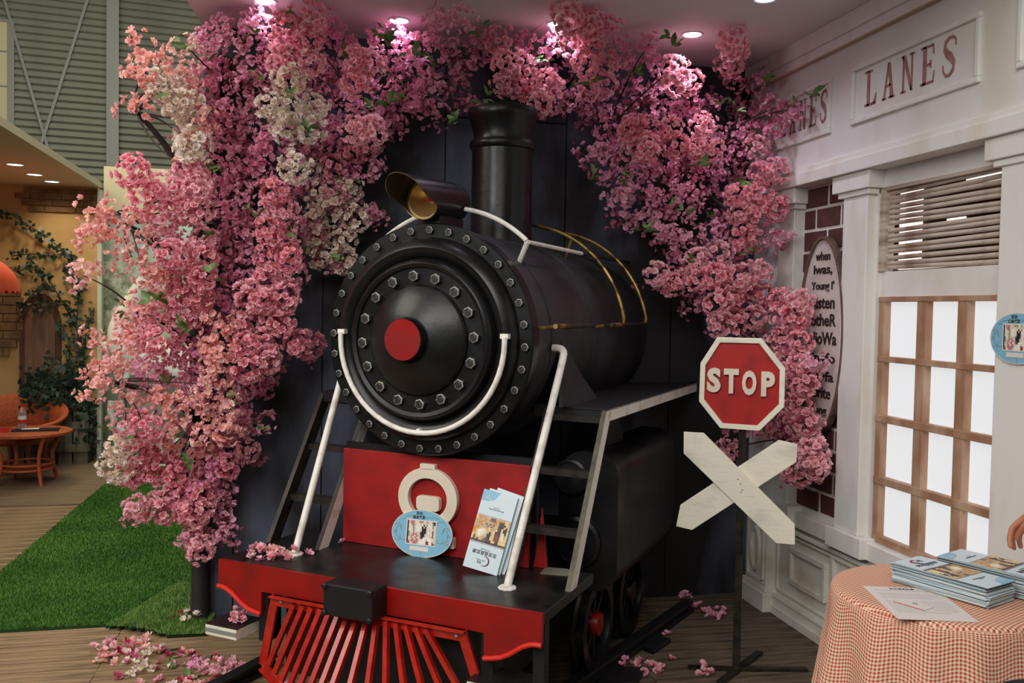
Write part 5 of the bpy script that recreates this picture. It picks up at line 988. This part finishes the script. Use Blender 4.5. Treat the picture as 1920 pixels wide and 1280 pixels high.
def tree(root, data, backs, anchors, leaves):
    twig = MB()
    for k, p in data:
        sc = random.uniform(.86, 1.12)*(1.14 if k in 'Dw' else 1.08)
        o = place('blossom_cluster', random.choice(CL[k]), root, p-root.location, (random.uniform(0, 6.28), random.uniform(0, 6.28), random.uniform(0, 6.28))); o.scale = (sc, sc, sc)
        if k == 'w': o['label'] = 'cream white blossom cluster'
        if random.random() < .55:
            a = min(anchors, key=lambda q: (q-p).length); q = Vector(p); 
            twig.tube([v-root.location for v in curve_pts(a, q, random.uniform(-.02, .10))], [.006, .005, .0045, .004, .0035, .003, .002], 5, 0, False)
    part('twigs', twig, M['twig'], root)['kind'] = 'stuff'
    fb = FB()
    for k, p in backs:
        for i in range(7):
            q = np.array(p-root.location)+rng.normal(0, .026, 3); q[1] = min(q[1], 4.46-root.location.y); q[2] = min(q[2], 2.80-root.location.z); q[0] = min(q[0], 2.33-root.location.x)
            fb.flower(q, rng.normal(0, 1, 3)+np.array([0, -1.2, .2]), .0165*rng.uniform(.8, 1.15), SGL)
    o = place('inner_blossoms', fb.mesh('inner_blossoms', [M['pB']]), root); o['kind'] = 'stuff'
    for p in leaves:
        for _ in range(2):
            o = place('leaf', LEAF, root, p-root.location+Vector((random.uniform(-.02, .02), random.uniform(-.04, 0), random.uniform(-.02, .02))), (random.uniform(-.9, .9), random.uniform(-.9, .9), random.uniform(0, 6.28)))
            s_ = random.uniform(.7, 1.15); o.scale = (s_, s_, s_)
def ztube(pts, rs): b = MB(); b.tube(pts, rs, 9); return b
rootL = empty('blossom_tree', (-.55, 4.60, 0), 0, 'tall artificial cherry tree of pink and cream blossoms at the open end of the backdrop', 'tree')
b = MB(); b.tube([(.0, -.13, .0), (.005, -.13, .35), (-.01, -.14, .7), (.0, -.12, 1.1), (-.03, -.13, 1.5), (.0, -.12, 2.0), (.05, -.12, 2.4), (.08, -.13, 2.75)], [.045, .042, .042, .04, .04, .035, .03, .02], 10); part('trunk', b, M['bark'], rootL, smooth=60)
AN = [Vector(v) for v in ((-.56, 4.46, 1.0), (-.58, 4.45, 1.35), (-.57, 4.44, 1.7), (-.55, 4.45, 2.0), (-.52, 4.46, 2.3), (-.45, 4.45, 2.6), (-.80, 4.3, 1.5), (-.85, 4.3, 1.9), (-.80, 4.25, 2.4), (-.3, 4.38, 2.1), (-.1, 4.35, 2.35), (.15, 4.38, 2.5), (.45, 4.38, 2.65), (-.3, 4.35, 1.6), (-.9, 4.2, 1.2))]
for a_, c_ in ((0, 14), (1, 6), (2, 7), (3, 8), (3, 9), (4, 10), (5, 11), (5, 12), (2, 13)):
    pts = [v-rootL.location for v in curve_pts(AN[a_], AN[c_], .05)]; part('branch', ztube(pts, [.022, .02, .018, .016, .014, .012, .010]), M['bark'], rootL, smooth=60)
rootR = empty('blossom_garland', (1.75, 4.42, 2.2), 0, 'pink blossom garland hanging from the ceiling down the wall behind the stop sign', 'garland')
AR = [Vector(v) for v in ((.98, 4.35, 2.70), (1.2, 4.38, 2.65), (1.45, 4.38, 2.5), (1.7, 4.38, 2.35), (1.95, 4.36, 2.2), (2.1, 4.3, 2.5), (2.15, 4.2, 2.0), (1.75, 4.38, 1.95), (1.95, 4.3, 1.65), (2.18, 4.1, 1.4), (2.2, 4.0, 1.1), (2.2, 3.9, .95))]
for a_, c_ in ((1, 0), (1, 2), (2, 3), (3, 4), (4, 5), (4, 6), (3, 7), (7, 8), (8, 9), (9, 10), (10, 11)):
    pts = [v-rootR.location for v in curve_pts(AR[a_], AR[c_], .03)]; part('branch', ztube(pts, [.012]*7), M['bark'], rootR, smooth=60)
lv_ = leafpos(LV)
tree(rootL, parse(BL), parse(KL), AN, [p for p in lv_ if p.x < .75]); tree(rootR, parse(BR), parse(KR), AR, [p for p in lv_ if p.x >= .75])

# fallen blossoms
def fallen(kind, p, s, label, grp):
    b = FB(); mt = M['p'+kind]
    if s == 'c':
        for i in range(7): d = rng.normal(size=3); d[2] = abs(d[2]); b.flower(rng.uniform(-.035, .035, 3)*np.array([1, 1, .3])+np.array([0, 0, .012]), d+np.array([0, 0, .5]), .019, DBL if kind == 'D' else SGL)
    elif s == 'f': b.flower(np.array([0, 0, .004]), rng.normal(0, .35, 3)+np.array([0, 0, 1]), .021, [(5, 1, .25), (4, .7, .7)])
    else:
        for i in range(2): b.flower(rng.uniform(-.012, .012, 3)*np.array([1, 1, 0])+np.array([0, 0, .004]), rng.normal(0, .4, 3)+np.array([0, 0, 1]), .024, [(2, 1, .3)])
    o = place('fallen_blossom', b.mesh('fallen_blossom', [mt]), None, p, (0, 0, random.uniform(0, 6.28))); o.scale = (1.15,)*3; return tag(o, label, 'blossom', grp)
for i in range(16):
    x = random.uniform(-.88, -.45); y = 4.36-.5*(x+.93)-random.uniform(.03, .40); o = place('fallen_leaf', LEAF, None, (x, y, .004), (random.uniform(-.3, .3), random.uniform(-.3, .3), random.uniform(0, 6.28))); tag(o, 'fallen green leaf pair amid the scattered petals on the tan planks', 'leaf', 'leaves fallen among the petals'); o.scale = (.9,)*3
G1 = 'blossoms fallen on the planks by the turf'
cc = {'D': 'pink', 'S': 'mauve pink', 'W': 'cream white', 'M': 'deep magenta', 'O': 'peach pink'}
for i in range(125):
    t = random.random(); x = -.93+.72*t**.9+random.uniform(-.05, .05); y = 4.36-.62*(t*.85)-random.uniform(0, 1)**1.3*.85*(.35+t*.5)
    if x > -.80+ (y-3.08)*.756-.06: continue
    k = random.choice('DSWWWMMOO'); s = random.choice('cfffp') if k != 'M' else random.choice('fp')
    fallen(k, (x, y, .002), s, '%s %s %s, %s' % (cc[k], {'c': 'blossom tuft', 'f': 'single blossom', 'p': 'loose petals'}[s], 'lying close to the turf edge' if y > 4.16 else 'lying midway down the tan planks' if y > 3.85 else 'at the very front of the tan planks', 'on the open boardwalk side' if x < -.72 else 'amid the scatter' if x < -.5 else 'beside the track rail'), G1)
for i, (x, y) in enumerate(((-.30, 3.52), (-.22, 3.60), (-.36, 3.42), (-.14, 3.58), (-.10, 3.66), (-.26, 3.46))): fallen('D', (x, y, .004), 'c', 'pink blossom tuft fallen beneath the cowcatcher', 'blossoms fallen under the cowcatcher')
def on(x, y, z): return tuple(Matrix.Rotation(-T, 3, 'Z') @ Vector((x, y, 0))+Vector((.1764, 3.147, z)))
fallen('M', (-.78, 4.46, .03), 'p', 'magenta petals lying on the rumpled turf corner, the outer ones', 'petals on turf'); fallen('M', (-.645, 4.44, .05), 'p', 'magenta petals on the turf corner beside the cream blossom', 'petals on turf')
fallen('W', (-.60, 4.43, .045), 'c', 'cream white blossom tuft lying on the rumpled turf corner', 'petals on turf'); fallen('O', (-.76, 5.75, .012), 'c', 'single peach blossom tuft lying alone on the green turf', 'petals on turf')
fallen('D', on(-.615, .03, .334), 'c', 'pink blossom tuft resting on the black topped side step', 'blossom on step')
for (x, y, k, s, lab) in ((-.60, .10, 'D', 'c', 'pink blossom tuft at the outer edge of the engine deck'), (-.505, .13, 'O', 'c', 'pink blossom tuft beside the left handrail foot on the deck'), (-.54, .19, 'D', 'f', 'pink blossom behind the handrail foot on the deck'), (-.46, .12, 'D', 'c', 'pink blossom tuft in front of the handrail foot on the deck'), (-.57, .06, 'W', 'f', 'small pale blossom lying flat near the corner of the deck'), (-.41, .20, 'S', 'f', 'mauve blossom between handrail and ladder foot on the deck'), (-.52, .05, 'S', 'f', 'lone mauve blossom near the front edge of the deck'), (-.39, .40, 'S', 'f', 'mauve blossom by the lower corner of the red board')):
    fallen(k, on(x, y, .572), s, lab, 'blossoms on the engine deck')
for (x, y, k, s, lab) in ((1.403, 3.552, 'D', 'c', 'pink blossom tuft on the dark planks near the sleeper stub'), (1.345, 3.60, 'S', 'c', 'mauve blossom tuft on the dark planks nearest the rail'), (1.47, 3.58, 'S', 'f', 'mauve blossom lying on the dark planks'), (1.555, 3.66, 'D', 'f', 'flat pink blossom on the planks between rail and sign foot'), (1.627, 3.485, 'D', 'c', 'big pink blossom tuft on the planks in front of the sign pole'), (1.65, 3.95, 'S', 'f', 'mauve blossom on the planks by the sleeper stub'),
      (1.90, 4.34, 'S', 'c', 'mauve blossom tuft lying over the far end of the track rail'), (1.94, 4.24, 'S', 'c', 'mauve blossom tuft on the planks just past the rail end'), (1.98, 4.14, 'S', 'c', 'mauve blossom tuft farthest from the rail end on the planks'), (2.02, 4.19, 'S', 'c', 'mauve blossom tuft nearest the corner pedestal on the planks')):
    fallen(k, (x, y, .004 if y < 4.3 else .05), s, lab, 'blossoms on the dark planks')

# ================================================================ the neighbouring stand's furniture and plants
tr_ = empty('wicker_table', (-2.42, 8.24, 0), 0, 'low round orange wicker table with a bottle and tray on it', 'table')
b = MB(); b.lathe([(.0001, .452), (.335, .452), (.350, .445), (.350, .425), (.33, .42), (.0001, .43)], 40); part('tabletop', b, M['wicker'], tr_, smooth=40)
for k in range(4):
    a = R(40+90*k); c, s = math.cos(a), math.sin(a); b = MB(); b.tube([(c*.30, s*.30, .425), (c*.26, s*.26, .36), (c*.21, s*.21, .25), (c*.21, s*.21, .16), (c*.25, s*.25, .0)], .016, 8); part('leg', b, M['wickerframe'], tr_, smooth=60)
for z in (.13, .175):
    b = MB(); b.tube([(.205*math.cos(2*PI*i/28), .205*math.sin(2*PI*i/28), z) for i in range(28)], .009, 6, closed=True); part('hoop', b, M['wickerframe'], tr_, smooth=60)
b = MB(); b.lathe([(.0001, .128), (.20, .128), (.20, .138), (.0001, .138)], 28); part('lower_shelf', b, M['wicker'], tr_)
ch = empty('wicker_armchair', (-2.68, 8.88, 0), R(0), 'orange wicker tub chair behind the low round table', 'chair')
b = MB(); vs = []; n = 36
for i in range(n+1):
    a = R(-100+290*i/n-5); c, s = math.cos(a), math.sin(a); hgt = .40+.27*max(0, math.sin(a*.5+R(18)))**1.6 if True else 0
    hgt = .42+.24*(.5+.5*math.cos(a-R(100)))**1.2
    vs += [(c*.27, s*.22, .30), (c*.36, s*.28, hgt-.08), (c*.40, s*.31, hgt)]
b.add(vs, [(3*i+j, 3*(i+1)+j, 3*(i+1)+j+1, 3*i+j+1) for i in range(n) for j in range(2)]); bk = part('backrest', b, M['wicker'], ch, smooth=60)
so = bk.modifiers.new('thick', 'SOLIDIFY'); so.thickness = .025
b = MB(); b.tube([vs[3*i+2] for i in range(n+1)], .018, 8); part('rim', b, M['wickerframe'], ch, smooth=60)
b = MB(); b.lathe([(.0001, .33), (.28, .32), (.30, .29), (.28, .26), (.0001, .25)], 32); part('seat', b, M['wicker'], ch, smooth=60)
for k in range(4):
    a = R(35+90*k); c, s = math.cos(a), math.sin(a); b = MB(); b.tube([(c*.26, s*.26, .28), (c*.22, s*.22, .15), (c*.27, s*.27, 0)], .016, 8); part('leg', b, M['wickerframe'], ch, smooth=60)
bt = empty('water_bottle', (-2.46, 8.24, .453), 0, 'clear plastic bottle with red cap and red and white label on the wicker table', 'bottle')
b = MB(); b.lathe([(.0001, 0), (.032, 0), (.034, .01), (.032, .09), (.034, .14), (.030, .165), (.014, .195), (.013, .205), (.0001, .205)], 20); part('body', b, M['glass'], bt, smooth=50)
b = MB(); b.lathe([(.0345, .062), (.0345, .093)], 20); part('label', b, M['redcap'], bt); b = MB(); b.lathe([(.0348, .093), (.0348, .122)], 20); part('label', b, M['paper'], bt)
b = MB(); b.lathe([(.015, .200), (.016, .222), (.0001, .222)], 16); part('cap', b, M['redcap'], bt)
b = MB(); b.box(-.17, .17, -.07, .07, 0, .012); b.box(-.18, .18, -.08, -.07, 0, .018); tag(part('serving_tray', b, M['blackmatt'], None, loc=(-2.34, 8.22, .453), rot=(0, 0, .1)), 'dark flat tray holding papers on the wicker table', 'tray')
b = MB(); b.box(-.08, .05, -.03, .03, 0, .006); tag(part('paper_slip', b, M['paper'], None, loc=(-2.37, 8.21, .466), rot=(0, 0, .2)), 'folded white paper on the dark tray', 'paper')
rd = empty('sunglasses', (-2.60, 8.12, .453), 0, 'red tinted sunglasses lying on the wicker table', 'sunglasses')
for s in (-1, 1):
    b = MB(); b.prism(rrect(s*.04-.032, s*.04+.032, 0, .04, .014), -.003, .003); part('lens', b, M['redcap'], rd)
b = MB(); b.tube([(-.07, 0, .035), (0, 0, .036), (.07, 0, .035)], .003, 6); b.tube([(-.072, 0, .03), (-.072, .10, .01)], .003, 6); b.tube([(.072, 0, .03), (.072, .10, .01)], .003, 6); part('frame', b, M['redcap'], rd)
um = empty('parasol', (-2.92, 8.0, 0), 0, 'orange red scallop edged parasol at the edge of the neighbouring stand', 'parasol')
b = MB(); n = 72; vs = [(0, 0, 1.98)]
for j in range(1, 8):
    t = j/7*PI/2
    for k in range(n):
        a = 2*PI*k/n; zz = 1.64+.34*math.cos(t); rr_ = .50*math.sin(t)
        if j == 7: zz -= .03*abs(math.sin(18*a))
        vs.append((rr_*math.cos(a), rr_*math.sin(a), zz))
fs = [(0, 1+k, 1+(k+1) % n) for k in range(n)]+[(1+j*n+k, 1+(j+1)*n+k, 1+(j+1)*n+(k+1) % n, 1+j*n+(k+1) % n) for j in range(6) for k in range(n)]
b.add(vs, fs); part('canopy', b, M['umb'], um, smooth=60); b = MB(); b.tube([(0, 0, 0), (0, 0, 2.0)], .018, 10); part('pole', b, M['steel'], um)
# planter and plants
pl_ = empty('planter_box', (-2.50, 9.16, 0), 0, 'grey green slatted wooden planter against the ochre wall', 'planter')
for i in range(5): b = MB(); b.box(-.34+.14*i, -.34+.14*i+.125, -.02, .0, 0, .50); part('slat', b, M['plankgrey'], pl_, bev=.003)
for z in (.12, .34): b = MB(); b.box(-.35, .36, -.04, -.02, z, z+.07); part('cross_rail', b, M['plankgrey'], pl_, bev=.003)
b = MB(); b.box(-.34, .35, 0, .17, 0, .46); part('box', b, M['blackmatt'], pl_)
def ivyleaf(fb, p, s):
    d = rng.normal(size=3)*np.array([1, .4, 1])+np.array([0, -.3, -.3]); d /= np.linalg.norm(d); F = frame(np.array([rng.uniform(-.5, .5), -1, rng.uniform(-.3, .5)])); a0 = rng.uniform(0, 6.28)
    pts = [(0, 0), (.5, .35), (.35, .8), (0, .62), (-.05, 1.1), (-.3, .65), (-.8, .75), (-.55, .3), (-.9, -.1), (-.4, -.15), (0, 0)]
    v = [np.zeros(3)]+[(F[:, 0]*(x*math.cos(a0)-y*math.sin(a0))+F[:, 1]*(x*math.sin(a0)+y*math.cos(a0)))*s for x, y in pts[1:-1]]
    fb.put(np.array(v)+p, [(0, i, i+1) for i in range(1, 9)], [1]*10)
IV = [[(-2.85, 2.36), (-2.69, 2.26), (-2.5, 2.12), (-2.38, 2.02)], [(-2.87, 1.98), (-2.69, 2.01), (-2.55, 1.99), (-2.41, 2.02), (-2.26, 1.95)], [(-2.73, 1.98), (-2.55, 1.78), (-2.36, 1.43), (-2.29, 1.27), (-2.26, .96), (-2.31, .65)], [(-2.83, 1.83), (-2.69, 1.88), (-2.55, 1.71)], [(-2.14, 1.50), (-2.21, 1.28), (-2.24, .91), (-2.19, .44), (-2.17, .07)], [(-2.81, 1.47), (-2.64, 1.68), (-2.55, 1.66)], [(-2.67, 1.47), (-2.55, 1.55), (-2.36, 1.51)], [(-2.41, 1.89), (-2.33, 1.74), (-2.20, 1.72)], [(-2.45, 1.38), (-2.36, 1.17), (-2.36, .91), (-2.41, .65), (-2.5, .55)], [(-3.0, 2.38), (-2.87, 2.38)], [(-2.38, 2.02), (-2.32, 1.8), (-2.28, 1.55), (-2.30, 1.3)]]
iv = empty('climbing_ivy', (-2.5, 9.33, .5), 0, 'dark climbing ivy trained across the ochre wall around the arched panel', 'ivy')
fb = FB(); stm = MB()
for ln in IV:
    stm.tube([(x+2.5, -.015, z-.5) for x, z in ln], .006, 5)
    for (x0, z0), (x1, z1) in zip(ln[:-1], ln[1:]):
        L = math.hypot(x1-x0, z1-z0); m = max(3, int(L/.0125))
        for i in range(m): t = i/m; ivyleaf(fb, np.array([x0+(x1-x0)*t+2.5+rng.uniform(-.04, .04), rng.uniform(-.06, -.02), z0+(z1-z0)*t-.5+rng.uniform(-.045, .045)]), rng.uniform(.022, .042))
part('stem', stm, M['twig'], iv); o = place('ivy_leaves', fb.mesh('ivy_leaves', [M['ivy']]), iv); o['kind'] = 'stuff'
for nm, lab, cx_, cy_, cz_, sx_, sz_, n_ in (('leafy_shrub', 'dark leafy shrub growing out of the slatted planter', -2.42, 9.12, .72, .24, .22, 620), ('leafy_shrub', 'dark purplish green shrub behind the wicker chair back', -2.62, 9.2, .68, .12, .13, 240), ('leafy_shrub', 'dark trailing shrub at the foot of the ochre wall end beside the statue', -2.20, 9.2, .42, .09, .26, 300)):
    rt = empty(nm, (cx_, cy_, cz_), 0, lab, 'shrub'); fb = FB()
    for i in range(n_): q = rng.normal(0, .5, 3)*np.array([sx_, .10, sz_]); ivyleaf(fb, q, rng.uniform(.028, .05))
    o = place('foliage', fb.mesh('foliage', [M['ivy']]), rt); o['kind'] = 'stuff'; b = MB(); b.tube([(0, .02, -cz_+.03), (0, .02, 0)], .01, 6); part('stem', b, M['twig'], rt)
# white horse statue
hs = empty('horse_statue', (-1.55, 8.9, 0), 0, 'white prancing horse statue half hidden behind the pink blossoms', 'statue')
HVt = [(0.05, 0, 1.05), (-.22, 0, 1.08), (-.28, 0, 1.25), (-.20, 0, 1.45), (-.08, 0, 1.68), (.02, -.01, 1.80), (.14, -.02, 1.68), (.24, -.02, 1.56),
       (-.26, -.10, 1.02), (-.30, -.14, .95), (-.17, -.13, .93), (-.20, -.13, .78),
       (-.22, .10, 1.0), (-.40, .12, 1.10), (-.46, .12, 1.20),
       (.38, 0, .98), (.42, -.12, .80), (.36, -.12, .55), (.44, -.12, .38), (.42, -.12, .22), (.42, .12, .80), (.40, .12, .55), (.48, .12, .38), (.46, .12, .22), (.52, 0, 1.05), (.66, 0, .92), (.70, 0, .62),
       (-.01, .03, 1.88), (-.01, -.05, 1.88)]
HEt = [(0, 1), (1, 2), (2, 3), (3, 4), (4, 5), (5, 6), (6, 7), (1, 8), (8, 9), (9, 10), (10, 11), (1, 12), (12, 13), (13, 14), (0, 15), (15, 16), (16, 17), (17, 18), (18, 19), (15, 20), (20, 21), (21, 22), (22, 23), (15, 24), (24, 25), (25, 26), (5, 27), (5, 28)]
HRt = [.19, .19, .15, .12, .10, .085, .07, .045, .08, .055, .035, .04, .08, .045, .035, .18, .09, .055, .038, .045, .09, .055, .038, .045, .06, .05, .03, .015, .015]
place('horse', skin_mesh('horse', HVt, HEt, HRt, [M['horse']]), hs)
b = MB(); b.tube([(-.36, .1, .62), (-.37, .1, .52), (-.33, .1, .40), (-.24, .1, .30), (0, .1, .24), (.4, .1, .22), (.75, .1, .30)], .035, 8); part('curved_base', b, M['horse'], hs, smooth=60)
b = MB(); b.lathe([(.0001, .0), (.32, .0), (.30, .05), (.16, .10), (.14, .34), (.24, .46), (.30, .60), (.31, .63), (.0001, .63)], 28); part('pedestal_bowl', b, M['aged'], hs, smooth=50, loc=(.05, .25, 0))
